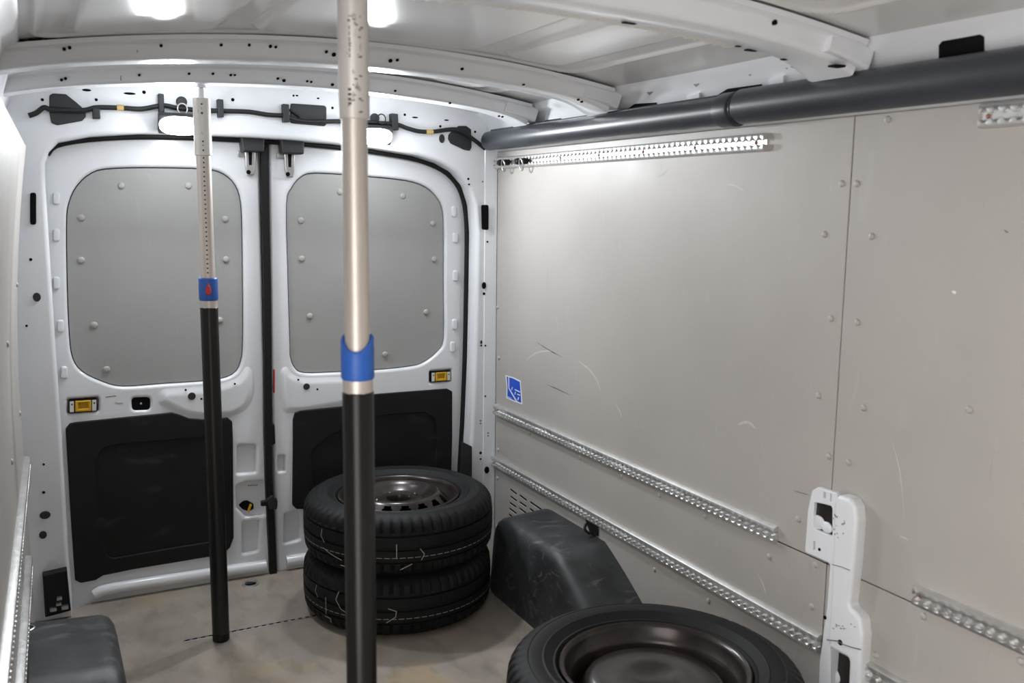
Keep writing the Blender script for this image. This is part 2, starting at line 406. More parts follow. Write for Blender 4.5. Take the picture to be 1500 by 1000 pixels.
for u, v, r in ((62, 146, .005), (141, 146, .005), (211, 135, .006), (341, 146, .006), (487, 158, .005), (430, 140, .004), (593, 168, .005), (645, 185, .005), (696, 193, .005), (724, 188, .007), (686, 262, .005), (687, 270, .004)):
    hl.append(hole_r(u, v, r=r))
for u, v, rx, ry in ((127, 132, .014, .004), (190, 137, .019, .004), (608, 172, .013, .003), (654, 176, .010, .003), (435, 140, .005, .003), (466, 144, .005, .003)):
    hl.append(hole_r(u, v, r=rx, r2=ry))
discs('stamped_holes', hl, holem, wre)
# pillar plugs and holes
def facet_pt(u, v):   # a point on the right pillar facet
    a = Vector((1.645, YF-.004)); b = Vector((1.705, YR+.002)); n = Vector((-(b-a).y, (b-a).x)); r = ray(u, v)
    t = (a.dot(n))/(r.x*n.x+r.y*n.y); p = CP+r*t; return p+Vector((-.0006, -.0012, 0))
ph = []
for u, v, rx, ry in ((707, 266, .003, .003), (714, 354, .004, .004), (709, 430, .006, .006), (705, 501, .004, .008), (705, 506, .004, .004), (711, 506, .004, .004), (711, 580, .004, .004), (704, 616, .003, .003), (704, 620, .003, .003), (715, 634, .003, .003), (715, 638, .003, .003), (704, 663, .006, .006), (704, 672, .004, .004)):
    ph.append((facet_pt(u, v), 'R', rx, ry))
discs('stamped_holes', ph, holem, wre)
# left pillar holes
lh = [hole_r(*a) for a in ((45, 380, YF-.0005, .005), (39, 477, YF-.0005, .004), (64, 680, YF-.0005, .004), (64, 721, YF-.0005, .005))]
discs('stamped_holes', lh, holem, wre)
def plug(px, y, th, label, cat, mat=coverm, r=.008, name='access_cover', off=.0):
    o = plate(name, rp(px, y, r), 'R', y-off, th, mat, None, min(.004, th*.45)); return tag(o, label, cat)
def c1(pts): return [(x/3.571, y/3.571) for x, y in pts]
def c2(pts): return [(400+x/3.571, y/3.571) for x, y in pts]
plug(c1([(258, 500), (275, 488), (345, 492), (400, 535), (449, 578), (449, 612), (430, 632), (300, 655), (268, 642), (258, 590)]), YF-.006, .006, 'black angular cover plate at the left end of the door header', 'cover')
plug(c2([(918, 705), (940, 682), (972, 658), (1012, 658), (1037, 676), (1040, 770), (1030, 788), (1000, 783), (930, 750), (916, 727)]), YF-.006, .006, 'black rounded cover plate at the right end of the door header', 'cover')
cc = plug(c2([(92, 540), (270, 552), (280, 560), (280, 652), (268, 660), (100, 645), (90, 640)]), YF-.006, .006, 'black rectangular cover at the middle of the door header', 'cover')
tube('cable_end', [PY(424+k*2.2, 160+k*1.6, YF-.010) for k in range(8)], .005, cablem, cc)
p = PY(647, 203, YF); tag(plate('oval_plug', ellipse(p.x, p.z, .012, .017), 'R', YF-.004, .004, coverm, None, .0018), 'small black oval plug beside the right header cover', 'plug')
for px, y, lb, nm in (([(44, 282), (53, 282), (53, 329), (44, 329)], YF-.004, 'black rectangular plug in the left door pillar', 'pillar_plug'),):
    plug(px, y, .004, lb, 'plug', holem, .008, nm)
plug([(705, 300), (716, 300), (716, 337), (706, 336)], YF-.017, .004, 'black rectangular plug in the right door pillar', 'plug', holem, .008, 'pillar_plug')
for u, v, rx, ry, lb in ((54, 435, .012, .015, 'black oval plug halfway up the left door pillar'), (66, 754, .017, .014, 'black round plug low on left pillar, upper of two'), (63, 783, .012, .014, 'black round plug low on left pillar, lower of two')):
    p = PY(u, v, YF); tag(plate('pillar_plug', ellipse(p.x, p.z, rx, ry), 'R', YF-.003, .004, coverm, None, .0018), lb, 'plug')
for u, v, rx, ry, lb in ((709, 418, .009, .014, 'black oval plug halfway up the right door pillar'), (713, 688, .011, .015, 'black oval plug low on the right door pillar above tire')):
    p = facet_pt(u, v); tag(plate('pillar_plug', ellipse(p.x, p.z, rx, ry), 'R', p.y-.003, .006, holem, None, .0018), lb, 'plug')

# ================================================================== rear doors
def door(name, outline, window, bulge, trim, trim_inner, holes, label):
    d = plate(name, outline, 'R', YD, .034, white, None, .012, holes=[window]+holes, res=3)
    struct(d, label)
    return d
def bump(px, y, th, parent, name='pressed_panel', mat=None, bev=None, r=.012):
    return plate(name, rp(px, y, r), 'R', y-th, th+.006, mat or white, parent, bev or th*.9, res=3)
W1 = [(97, 330), (100, 298), (112, 272), (135, 252), (165, 246), (230, 245), (300, 247), (328, 254), (346, 271), (354, 296), (356, 340), (357, 420), (357, 500), (354, 530), (342, 549), (310, 558), (240, 563), (180, 567), (150, 560), (120, 545), (106, 525), (101, 490), (98, 420)]
W2 = [(420, 300), (427, 276), (441, 259), (464, 253), (540, 258), (596, 264), (624, 273), (641, 288), (650, 306), (652, 335), (652, 420), (652, 495), (643, 515), (621, 532), (598, 538), (548, 543), (490, 546), (447, 547), (433, 540), (426, 524), (425, 500), (422, 400)]
w1 = rs(W1, YD, 3); w2 = rs(W2, YD, 3)
def grow(poly, d):
    cx = sum(p[0] for p in poly)/len(poly); cz = sum(p[1] for p in poly)/len(poly); out = []; n = len(poly)
    for i in range(n):
        a = Vector(poly[i-1]); b = Vector(poly[(i+1) % n]); t = (b-a).normalized(); nn = Vector((t.y, -t.x)); p = Vector(poly[i])
        if nn.dot(p-Vector((cx, cz))) < 0: nn = -nn
        out.append(tuple(p+nn*d))
    return out
out1 = rp([(40, 160), (378, 180), (380, 240), (384, 400), (387, 540), (388, 640), (391, 700), (396, 790), (399, 850), (398, 868), (60, 925)], YD)
out2 = rp([(394, 180), (720, 190), (725, 500), (705, 850), (406, 838), (404, 760), (402, 690), (400, 620), (398, 540), (396, 400), (394, 240)], YD)
pk1 = rp([(348, 652), (375, 652), (375, 692), (347, 694)], YD, .008); pk2 = rp([(355, 764), (380, 761), (378, 808), (356, 812)], YD, .012)
pk3 = rp([(193, 583), (220, 582), (220, 600), (194, 601)], YD, .014)
hd1 = rp([(99, 585), (144, 582), (144, 602), (99, 606)], YD, .006)
pk4 = rp([(346, 712), (360, 706), (389, 704), (389, 756), (360, 757), (347, 744)], YD, .012)
d1 = door('door_1', out1, w1, None, None, None, [pk1, pk2, pk3, hd1, pk4], 'left rear door, white with a grey blanked window and black lower trim')
hd2 = rp([(630, 544), (661, 541), (661, 558), (630, 561)], YD, .006)
pk5 = rp([(417, 753), (438, 748), (440, 790), (416, 797)], YD, .010); pk6 = rp([(408, 668), (417, 668), (417, 690), (408, 691)], YD, .006)
d2 = door('door_2', out2, w2, None, None, None, [hd2, pk5, pk6], 'right rear door, white with a grey blanked window and black lower trim')
for d, o_ in ((d1, out1), (d2, out2)):
    plate('outer_panel', o_, 'R', YD+.026, .02, white, d, .002)
# window blanks with gasket and rivets
for d, w, rv in ((d1, w1, ((178, 272), (276, 272), (119, 319), (119, 381), (138, 476), (330, 321), (331, 380), (156, 541), (322, 469))),
                 (d2, w2, ((498, 281), (590, 287), (634, 327), (636, 380), (624, 457), (441, 323), (442, 379), (454, 463), (564, 519)))):
    plate('gasket', grow(w, .006), 'R', YD+.022, .004, blackr, d, .001)
    b = plate('window_blank', grow(w, -.003), 'R', YD+.014, .010, greyp, d, .0015)
    for u, v in rv: rivet(PY(u, v, YD+.014), 'R', b, .0125, .007)
# black lower trim with a sunk field
T1 = [(96, 628), (102, 620), (112, 618), (180, 611), (252, 604), (263, 607), (277, 612.5), (297, 614), (318, 613), (333, 611), (340, 617), (341, 640), (342, 787), (337, 801), (328, 810), (305, 815), (196, 833), (151, 842), (140, 849), (118, 853), (110, 849), (103, 748)]
I1 = [(139, 680), (143, 665), (152, 655), (175, 650), (240, 645), (318, 638), (326, 700), (325, 790), (250, 802), (160, 818), (148, 790)]
T2 = [(429, 614), (432, 604), (440, 601), (500, 595), (522, 591), (534, 581), (548, 577), (600, 573), (655, 569), (662, 573), (662, 640), (659, 760), (645, 800), (470, 812), (448, 760), (444, 745), (434, 745), (428, 739), (429, 660)]
I2 = [(455, 660), (480, 640), (520, 620), (560, 608), (620, 603), (636, 612), (640, 640), (634, 720), (620, 770), (480, 790), (462, 740)]
for d, T, I in ((d1, T1, I1), (d2, T2, I2)):
    t = plate('lower_trim', rp(T, YD-.004, .006, 3), 'R', YD-.010, .014, blackp, d, .004, holes=[rp(I, YD-.004, .03)])
    plate('sunk_field', grow(rp(I, YD-.004, .03), .004), 'R', YD-.002, .006, blackp, t, .001)
# pressed pads down the door edges
for u, v in ((83, 291), (83, 345), (83, 415), (89, 478), (94, 546)): bump([(u-6, v-10), (u+5, v-10), (u+5, v+9), (u-6, v+9)], YD, .007, d1, 'pressed_pad', r=.014)
for u, v in ((665, 310), (667, 348), (667, 404), (666, 475), (663, 508)): bump([(u-4, v-8), (u+4, v-8), (u+4, v+8), (u-4, v+8)], YD, .007, d2, 'pressed_pad', r=.011)
# lock swellings under the inner window corners
def swelling(px, parent, hgt, blend):
    poly = rs(px, YD, 3); n = len(poly); xs = [p[0] for p in poly]; zs = [p[1] for p in poly]
    def inside(x, z):
        c = False
        for i in range(n):
            (x1, z1), (x2, z2) = poly[i-1], poly[i]
            if (z1 > z) != (z2 > z) and x < (x2-x1)*(z-z1)/(z2-z1)+x1: c = not c
        return c
    def dist(x, z):
        best = 9
        for i in range(n):
            a = Vector(poly[i-1]); b = Vector(poly[i]); ab = b-a; t = max(0, min(1, (Vector((x, z))-a).dot(ab)/max(ab.length_squared, 1e-12))); best = min(best, (a+ab*t-Vector((x, z))).length)
        return best
    N = 64; M_ = 40; bm = bmesh.new(); V = {}
    for i in range(N+1):
        for j in range(M_+1):
            x = min(xs)+(max(xs)-min(xs))*i/N; z = min(zs)+(max(zs)-min(zs))*j/M_
            if inside(x, z): V[i, j] = bm.verts.new((x, YD+.0004-hgt*sm(dist(x, z)/blend), z))
    for i in range(N):
        for j in range(M_):
            q = [V.get(k) for k in ((i, j), (i+1, j), (i+1, j+1), (i, j+1))]
            if all(q): bm.faces.new(q)
    return obj('lock_swelling', bm, white, parent, 180)
bl = swelling([(245, 600), (262, 608), (278, 613), (300, 615), (338, 612), (362, 600), (374, 575), (372, 545), (360, 535), (345, 552), (310, 562), (262, 566), (235, 570), (230, 590)], d1, .010, .034)
br = swelling([(412, 600), (436, 606), (480, 600), (520, 592), (538, 580), (548, 565), (530, 552), (490, 550), (447, 551), (430, 546), (420, 535), (408, 545)], d2, .009, .032)
for par, L, yy in ((bl, ((281, 580, .014), (272, 571, .004), (295, 584, .004), (344, 562, .004)), YD-.0105), (br, ((449, 566, .013), (437, 556, .004), (465, 570, .004)), YD-.0095)):
    p = PY(*L[0][:2], yy); plate('lock_plug', ellipse(p.x, p.z, L[0][2], L[0][2]), 'R', yy-.002, .004, coverm, par, .0015)
    discs('screw_holes', [hole_r(u, v, yy, r) for u, v, r in L[1:]], holem, par)
# handles: black frame, yellow slide, white labels
def handle(par, cx, cy, w, h, label):
    q = lambda a, b: (cx+a*w/2, cy+b*h/2-(a*w/2)*.07)
    fr = plate('handle_frame', rp([q(-1, -1), q(1, -1), q(1, 1), q(-1, 1)], YD, .003), 'R', YD-.002, .02, holem, par, .002); fr['label'] = label
    y1 = YD-.004
    yb = plate('handle_slide', rp([q(-.55, -.82), q(.57, -.82), q(.57, .85), q(-.55, .85)], YD, .003), 'R', y1-.004, .014, yellowm, fr, .003, holes=[rp([q(-.34, -.55), q(.36, -.55), q(.36, .42), q(-.34, .42)], YD, .002)])
    plate('grip_pocket', rp([q(-.36, -.6), q(.38, -.6), q(.38, .45), q(-.36, .45)], YD), 'R', y1+.002, .004, yellowm, yb, .0005)
    for a0, a1 in ((-.93, -.63), (.63, .93)):
        lb = plate('handle_label', rp([q(a0, -.8), q(a1, -.8), q(a1, .85), q(a0, .85)], YD), 'R', y1, .004, labelw, fr, .0005)
        am = (a0+a1)/2; plate('label_symbol', rp([q(am-.05, -.45), q(am+.07, -.45), q(am+.07, -.2), q(am-.05, -.2)], YD), 'R', y1-.0004, .0006, inkm, lb, 0.0001)
handle(d1, 121.5, 594, 42, 19, 'yellow sliding door handle in a black frame')
handle(d2, 645.5, 551, 29, 15, 'yellow sliding door handle in a black frame')
plate('pull_pocket', rp([(193, 583), (220, 582), (220, 600), (194, 601)], YD, .012), 'R', YD+.006, .01, holem, d1, .002)
p = PY(206.5, 591, YD+.004); rivet(p, 'R', d1, .004, .003, steel)
# lock lever on the left door
p = PY(365, 742, YD+.022); k = plate('lock_rosette', rp([(351, 742), (358, 736), (364, 735), (373, 740), (373, 747), (366, 751), (357, 748)], YD, .006), 'R', YD+.018, .01, holem, d1, .002)
plate('lock_lever', rp([(363.5, 750), (366, 751), (370, 740), (367, 739)], YD, .002), 'R', YD+.006, .014, yellowm, k, .002)
discs('stamped_lettering', [hole_r(u, 711-(u-362)*.05, YD+.0255, .003, .002) for u in (364, 367, 370, 373, 376)], inkm, d1)
# the gap between the doors: rubber strip and catch
gs = [PY(u, v, YD-.002) for u, v in ((386.5, 205), (387, 260), (388, 330), (390, 420), (391, 520), (391.5, 600), (392.5, 700), (396, 770), (399, 838))]
bm = bmesh.new(); sweep_bm(bm, spline(gs, 3, False), [(-.0135, .006), (.0135, .006), (.0135, -.02), (-.0135, -.02)][::-1], up=Vector((0, 1, 0)))
obj('centre_seal', bm, blackr, d1, 40)
plate('seal_guard', rp([(393, 622), (401, 620), (402, 648), (395, 652)], YD, .003), 'R', YD-.018, .02, blackr, d1, .004)
ck = plate('door_check', rp([(381, 732), (404, 728), (405, 738), (381, 739)], YD, .003), 'R', YD-.024, .02, blackr, d1, .004)
plate('check_clip', rp([(388, 728), (396, 722), (404, 730), (403, 742), (392, 742)], YD, .004), 'R', YD-.034, .012, coverm, ck, .003)
plate('red_tab', rp([(400, 541), (402.5, 541), (402.5, 575), (400, 575)], YD), 'R', YD-.003, .006, redm, d2, .001)
# top latches
def latch(par, du, dv):
    c = plate('latch_cover', rp([(348+du, 200+dv), (383+du, 201+dv), (382+du, 224+dv), (351+du, 223+dv)], YD, .006), 'R', YD-.060, .056, coverm, par, .006); c['label'] = 'dark plastic cover of the top door latch'
    plate('cover_flange', rp([(341+du, 197+dv), (388+du, 199+dv), (387+du, 203+dv), (343+du, 201+dv)], YD), 'R', YD-.066, .06, coverm, c, .002)
    a = plate('latch_arm', rp([(357+du, 219+dv), (373+du, 220+dv), (372+du, 249+dv), (370+du, 257+dv), (361+du, 257+dv), (358+du, 244+dv)], YD, .004), 'R', YD-.022, .02, steel, par, .004)
    plate('latch_slot', rp([(362+du, 222+dv), (367.5+du, 222+dv), (367+du, 242+dv), (363+du, 242+dv)], YD), 'R', YD-.0235, .003, holem, a, .001)
    plate('latch_tongue', rp([(347+du, 221+dv), (360+du, 223+dv), (360+du, 229+dv), (347+du, 229+dv)], YD), 'R', YD-.016, .012, steel, a, .003)
    p = PY(364+du, 252+dv, YD-.022); q = plate('latch_screw', ellipse(p.x, p.z, .008, .008, 14), 'R', YD-.027, .006, holem, a, .002)
latch(d1, 0, 0); latch(d2, 57.5, 3)
rd = [Vector((x, YD-.004, z)) for x, z in ((.13, .028), (.16, .040), (.25, .042), (.45, .040), (.65, .036), (.75, .034))]
tube('sill_ridge', spline(rd, 5, False), .022, white, d1, 14)
tube('sill_ridge', [Vector((x, YD-.004, .036)) for x in (.83, 1.0, 1.2, 1.4, 1.55)], .022, white, d2, 14)
# marks of wear on the left door
discs('scratches', [hole_r(156+k*1.6, 581-k*.18, YD-.0006, .003, .0011) for k in range(9)] + [hole_r(170+k*3, 590+random.uniform(-.5, .5), YD-.0006, .003, .001) for k in range(4)], scuffd, d1)

# ================================================================== ceiling
def sdf(x, y, x0, x1, y0, y1, r):
    qx = abs(x-(x0+x1)/2)-(x1-x0)/2+r; qy = abs(y-(y0+y1)/2)-(y1-y0)/2+r
    return math.hypot(max(qx, 0), max(qy, 0))+min(max(qx, qy), 0)-r
def roof(u, v):
    x = -.10+u*1.83; y = Y0+v*(YD+.05-Y0); z = zroof(x); h = 0
    for y0, y1 in ((-.40, 1.40), (1.73, 2.38), (2.66, 2.93)):
        for x0, x1 in ((.10, .42), (.50, 1.10), (1.18, 1.37)): h += sm((.006-sdf(x, y, x0, x1, y0, y1, .06))/.016)*.011
        h += sm((.012-abs(sdf(x, y, .03, 1.45, y0-.06, y1+.06, .08)))/.012)*.007
    return Vector((x, y, z-h+.0014*math.sin(y*6+x*3)*math.sin(x*8)))
ce = grid_obj('ceiling', roof, 260, 520, roofw, None, 180); struct(ce, 'white ribbed sheet metal roof')
box('roof_light_block', (.8, (Y0+YD)/2, 1.94), (2.1, YD-Y0+.2, .01), white, ce, 0)  # unseen sheet above the roof, added against light leaks
def bow(name, y0, dep, label, x0=-.07, x1=1.605, n=60):
    """hat-section roof bow: front face, underside with flange, back face"""
    path = [x0+(x1-x0)*k/n for k in range(n+1)]; bm = bmesh.new(); rings = []
    for x in path:
        d = abs(x-XC); t = max(0, (d-.66)/.15)*(1 if x > XC else .25); zb = zbow(x)-.018*t*t; zt = zroof(x)-.008; w = dep*(1+.25*min(1, t))
        pr = [(y0-.030, zt), (y0-.026, zt-.010), (y0-.004, zt-.013), (y0, zt-.018), (y0+.004, zb+.012), (y0+.010, zb+.002), (y0+.018, zb), (y0+w-.018, zb), (y0+w-.006, zb+.004), (y0+w, zb+.014), (y0+w+.004, zt+.012)]
        rings.append([bm.verts.new((x, a, b)) for a, b in pr])
    for A, B in zip(rings, rings[1:]):
        for i in range(len(A)-1): bm.faces.new((A[i], B[i], B[i+1], A[i+1]))
    o = obj(name, bm, white, None, 50); struct(o, label)
    return o
bows = [bow('trim_1', 3.00, .11, 'rearmost curved roof bow above the door header'), bow('trim_2', 2.47, .12, 'second curved roof bow from the doors'), bow('trim_3', 1.50, .12, 'roof bow nearest the camera with a toothed edge')]
def bow_holes(o, y0, px, r=.004):
    it = []
    for u, v, s in px: p = PY(u, v, y0-.0012); it.append((p, 'R', r*s, r*s))
    discs('stamped_holes', it, holem, o, .004)
bow_holes(bows[0], 3.0, [(90, 117, 1), (96, 115, 1), (204, 110, .9), (277, 108, .9), (312, 108, .9), (338, 110, .9), (344, 110, .7), (407, 115, .9), (416, 118, 1.2), (450, 119, .8), (456, 120, .8), (487, 124, 1.1), (579, 133, .9), (659, 151, .9), (731, 170, .8), (736, 171, .8)])
bow_holes(bows[1], 2.47, [(94, 72, 1), (102, 70, 1), (236, 67, .9), (324, 66, .9), (365, 66, .9), (396, 68, 1), (404, 69, .8), (478, 76, .9), (489, 80, 1.3), (572, 89, 1.2), (582, 88, .9), (677, 101, .9), (767, 124, .7), (847, 146, .8), (852, 149, .8)])
# toothed edge, slots and holes of the near bow
def tooth(x): a = ((x/.0254) % 1)-.5; return 1.634-(.009*math.sqrt(max(0, 1-(a/.36)**2)) if abs(a) < .36 else 0)
tx = [.30+k*.00254 for k in range(int((1.36-.30)/.00254))]
bm = bmesh.new(); rows = []
for x in tx: z = zbow(x)-.0005; rows.append([bm.verts.new(q) for q in ((x, 1.602, z), (x, tooth(x), z), (x, tooth(x), z+.004), (x, 1.602, z+.004))])
for P_, Q_ in zip(rows, rows[1:]):
    for k in range(4): bm.faces.new((P_[k], P_[(k+1) % 4], Q_[(k+1) % 4], Q_[k]))
obj('toothed_strip', bm, sleevem, bows[2], 20)
def under(x, y, lx, ly, par, nm='slot'):
    z = zbow(x)-.0008-.018*max(0, (abs(x-XC)-.66)/.15)**2; return plate(nm, fillet([(x-lx, y-ly), (x+lx, y-ly), (x+lx, y+ly), (x-lx, y+ly)], min(lx, ly)*.8), 'F', z+.0015, .0022, holem, par, .0005)
for x, y, lx, ly in ((1.36, 1.60, .007, .005), (1.40, 1.605, .016, .007), (1.49, 1.60, .008, .006), (1.08, 1.60, .016, .006)): under(x, y, lx, ly, bows[2])
def seam(o, px, y): # welded joint line on a bow's face
    P = [PY(u, v, y) for u, v in px]; bm = bmesh.new(); tube_bm(bm, P, .0012, 6, Vector((0, 1, 0))); return obj('joint_line', bm, scuffd, o, 60)
seam(bows[1], [(201, 57), (201, 77)], 2.473); seam(bows[0], [(177, 104), (177, 118)], 3.003)
bow_holes(bows[2], 1.50, [(1134, 33, 1.1), (1237, 70, .9), (1242, 74, .9)], .005)
for b, y, w in ((bows[0], 3.0, .11), (bows[1], 2.47, .12), (bows[2], 1.5, .12)):     # foot brackets where a bow meets the roof rail
    for sx in (1,):
        x = XC+sx*.80; pth = [Vector((XC+sx*(.70+.03*k), y+w/2, zbow(XC+sx*(.70+.03*k))-.004*(k/4)**2+.034)) for k in range(5)]
        bm = bmesh.new(); sweep_bm(bm, pth, fillet([(-w*.62, -.026), (w*.62, -.026), (w*.62, .022), (-w*.62, .022)], .008, 3)); obj('bow_foot', bm, white, b, 50)
for b, y, px in ((bows[1], 2.47, [(42, 55), (60, 54), (62, 59), (57, 62), (42, 62)]), (bows[0], 3.0, [(48, 104), (62, 103), (64, 107), (60, 110), (48, 109)])):
    plate('end_slot', rp(px, y, .004), 'R', y-.006, .01, holem, b, .002)
plate('foot_slot', fillet([(1.530, 1.488), (1.562, 1.488), (1.562, 1.512), (1.530, 1.512)], .004), 'F', 1.7585, .004, holem, bows[2], .001)
# roof rails along both sides
def cantrail(name, sx, label):
    bm = bmesh.new(); pr = [(.775, 1.832), (.80, 1.818), (.812, 1.80), (.835, 1.79), (.868, 1.70), (.872, 1.675), (.893, 1.668), (.90, 1.60)]; rings = []
    ya = Y0 if sx > 0 else YL0
    for y in [ya+(YD-ya)*k/40 for k in range(41)]:
        rings.append([bm.verts.new((XC+sx*a-(0.0 if sx > 0 else .012), y, z)) for a, z in pr])
    for A, B in zip(rings, rings[1:]):
        for i in range(len(A)-1): bm.faces.new((A[i], B[i], B[i+1], A[i+1]))
    o = obj(name, bm, white, None, 60); struct(o, label); return o
cr = cantrail('trim_4', 1, 'white roof rail along the right wall above the black pipe')
cl = cantrail('trim_5', -1, 'white roof rail along the left wall')
def rail_face(u, v):   # a point on the sloping face of the right roof rail
    a = Vector((XC+.835, 1.79)); b = Vector((XC+.868, 1.70)); n = Vector((-(b-a).y, (b-a).x)); r = ray(u, v)
    t = (Vector((a.x, a.y-EYE)).dot(n))/(r.x*n.x+r.z*n.y); return CP+r*t
def rail_patch(name, px, mat, off, th=.003):
    P = [rail_face(u, v)+Vector((-off, 0, -off*.37)) for u, v in px]; bm = bmesh.new()
    a = [bm.verts.new(p) for p in P]; b = [bm.verts.new(p+Vector((th, 0, th*.37))) for p in P]; n = len(P)
    bm.faces.new(a); bm.faces.new(b[::-1])
    for k in range(n): bm.faces.new((a[k], b[k], b[(k+1) % n], a[(k+1) % n]))
    return obj(name, bm, mat, cr, 30)
for px in ([(919, 160), (930, 152), (962, 150), (962, 168), (919, 170)], [(1053, 138), (1066, 130), (1116, 123), (1117, 140), (1053, 145)], [(1376, 66), (1381, 60), (1436, 50), (1442, 54), (1442, 95), (1376, 95)], [(793, 180), (800, 176), (822, 173), (824, 186), (793, 188)]):
    rail_patch('rail_opening', px, holem, .002)
for px in ([(1008, 140), (1026, 135), (1027, 142), (1008, 147)], [(1128, 116), (1150, 110), (1150, 120), (1128, 126)]): rail_patch('pressed_pad', px, white, .006, .006)
for u, v in ((952, 134), (1020, 122), (1099, 106), (1153, 96)): rail_patch('clip_notch', [(u-4, v-3), (u+1, v-4), (u+5, v), (u, v+5), (u-4, v+1)], scuffd, .002)
rail_patch('rail_opening', [(1150, 91), (1172, 90), (1174, 98), (1166, 100), (1150, 94)], holem, .003)

# ================================================================== black pipe along the roof rail
def pipe(name, y0, y1, r0, r1, x, z, label, flat=False):
    root = empty(name, (x, (y0+y1)/2, z)); n = 28; bm = bmesh.new()
    pth = [Vector((x, y0+(y1-y0)*k/24, z)) for k in range(25)]; rings = []
    for k, p in enumerate(pth):
        r = r0+(r1-r0)*k/24
        rings.append([bm.verts.new(p+Vector((r*math.cos(2*PI*j/n), 0, r*math.sin(2*PI*j/n)))) for j in range(n)])
    for A, B in zip(rings, rings[1:]):
        for j in range(n): bm.faces.new((A[j], A[(j+1) % n], B[(j+1) % n], B[j]))
    bm.faces.new(rings[0]); bm.faces.new(rings[-1])
    es = [e for e in bm.edges if len(e.link_faces) == 2 and any(len(f.verts) == n for f in e.link_faces)]
    bmesh.ops.bevel(bm, geom=es, offset=.006, segments=3, affect='EDGES')
    obj('pipe_wall', bm, pipem, root, 40); tag(root, label, 'pipe'); return root
p1 = pipe('plastic_pipe', 3.40, 1.905, .037, .0395, 1.640, 1.708, 'thinner black plastic pipe running from the doors along the roof rail')
bm = bmesh.new(); box_bm(bm, (1.637, 2.66, 1.7445), (.02, 1.40, .010), .003); obj('pipe_flange', bm, pipem, p1)
bm = bmesh.new(); lathe_bm(bm, [(.040, 0), (.0445, .002), (.0450, .006), (.0450, .05), (.0445, .054), (.040, .056)], 28); obj('pipe_sleeve', bm, pipem, p1, 40, Matrix.Translation((1.640, 1.955, 1.708)) @ Matrix.Rotation(PI/2, 4, 'X') @ Matrix.Translation((0, 0, -.02)))
pipe('plastic_pipe', 1.905, Y0+.1, .0445, .0445, 1.640, 1.712, 'thicker black plastic pipe at the upper right, nearest the camera')

# ================================================================== lashing rails
def rail_mesh(length, pitch=.0254, h=.0475, d=.018):
    n = max(1, int(length/pitch)); sub = 8; N = n*sub; step = length/N; bm = bmesh.new(); rings = []
    for i in range(N+1):
        s = i*step; a = ((s/pitch) % 1)-.5; off = a*pitch; rr = .0106
        e = max(.0048, math.sqrt(max(0, rr*rr-off*off)))
        hh = h/2
        prof = [(0, hh), (d*.55, hh-.001), (d*.9, hh-.005), (d, hh-.011), (d*.92, e+.0004), (d*.85, e), (.0035, e+.002), (.0035, -e-.002), (d*.85, -e), (d*.92, -e-.0004), (d, -hh+.011), (d*.9, -hh+.005), (d*.55, -hh+.001), (0, -hh)]
        rings.append([bm.verts.new((s, z, y)) for y, z in prof])
    K = len(rings[0])
    for A, B in zip(rings, rings[1:]):
        for k in range(K-1): bm.faces.new((A[k], A[k+1], B[k+1], B[k]))
    bm.faces.new(rings[0]); bm.faces.new(rings[-1])
    bmesh.ops.recalc_face_normals(bm, faces=bm.faces)
    me = bpy.data.meshes.new('rail_track'); bm.to_mesh(me); bm.free(); return me
def lash_rail(mtx, length, label, group, screw_step=.254):
    r = empty('lashing_rail', mtx.translation); tag(r, label, 'rail', group)
    t = link_mesh('rail_track', rail_mesh(length), alu, r, 35, mtx)
    s = .0127
    while s < length:
        link_mesh('screw', shared(('rivet', .0048, .004, 's'), lambda: dome_mesh(.0048, .004)), copper, t, 180, mtx @ Matrix.Translation((s, 0, .0035))); s += screw_step
    return r
def wall_rail(y1, y0, z, label): return lash_rail(plane_mtx('W', (XW, y1, z)), y1-y0, label, 'perforated aluminium lashing rails')
wall_rail(3.445, 1.868, 1.624, 'perforated aluminium lashing rail high on the right wall under the black pipe')
wall_rail(PX(1441, 168, XW).y, Y0+.05, 1.640, 'short end of aluminium lashing rail at the upper right corner')
wall_rail(3.425, 1.755, .606, 'aluminium lashing rail on right wall just below the blue sticker')
wall_rail(1.322, Y0+.05, .612, 'aluminium lashing rail at the lower right, beyond the white bracket')
wall_rail(3.460, 1.585, .379, 'low aluminium lashing rail running behind the black wheel arch cover')
wall_rail(1.46, Y0+.05, .379, 'low aluminium lashing rail right of the white bracket at the bottom edge')
for y1, z, lb in ((3.33, .606, 'upper lashing rail on the left wall, seen edge on'), (3.02, .379, 'lower lashing rail on the left wall, seen edge on')):
    m = plane_mtx('L', (xl(1.3, z), 1.3, z)); ang = math.atan(.022); m = m @ Matrix.Rotation(-ang, 4, 'Y')
    lash_rail(m, y1-1.3, lb, 'perforated aluminium lashing rails')
# two stud fittings clipped in the top rail
def fitting(u, v, label):
    p = PX(u, v, XW-.016); r = empty('rail_fitting', p); tag(r, label, 'fitting', 'ring fittings in the top rail')
    box('stud_body', p+Vector((-.006, 0, 0)), (.022, .045, .022), blackr, r, .005)
    bm = bmesh.new(); lathe_bm(bm, [(.0001, -.012), (.011, -.012), (.0125, -.009), (.0125, .009), (.011, .012), (.0001, .012)], 14); obj('stud_knob', bm, blackr, r, 35, Matrix.Translation(p+Vector((-.012, .026, 0))) @ Matrix.Rotation(PI/2, 4, 'X'))
    R = [p+Vector((-.020-.004*math.sin(a), -.012+.018*math.cos(a)*.8, -.014+.022*math.sin(a))) for a in [2*PI*k/20 for k in range(21)]]
    tube('ring', R, .0026, steel, r, 8, Vector((1, 0, 0)))
fitting(742, 238, 'black stud fitting with wire ring in top rail, nearer the doors'); fitting(768, 236, 'black stud fitting with wire ring in top rail, farther from the doors')

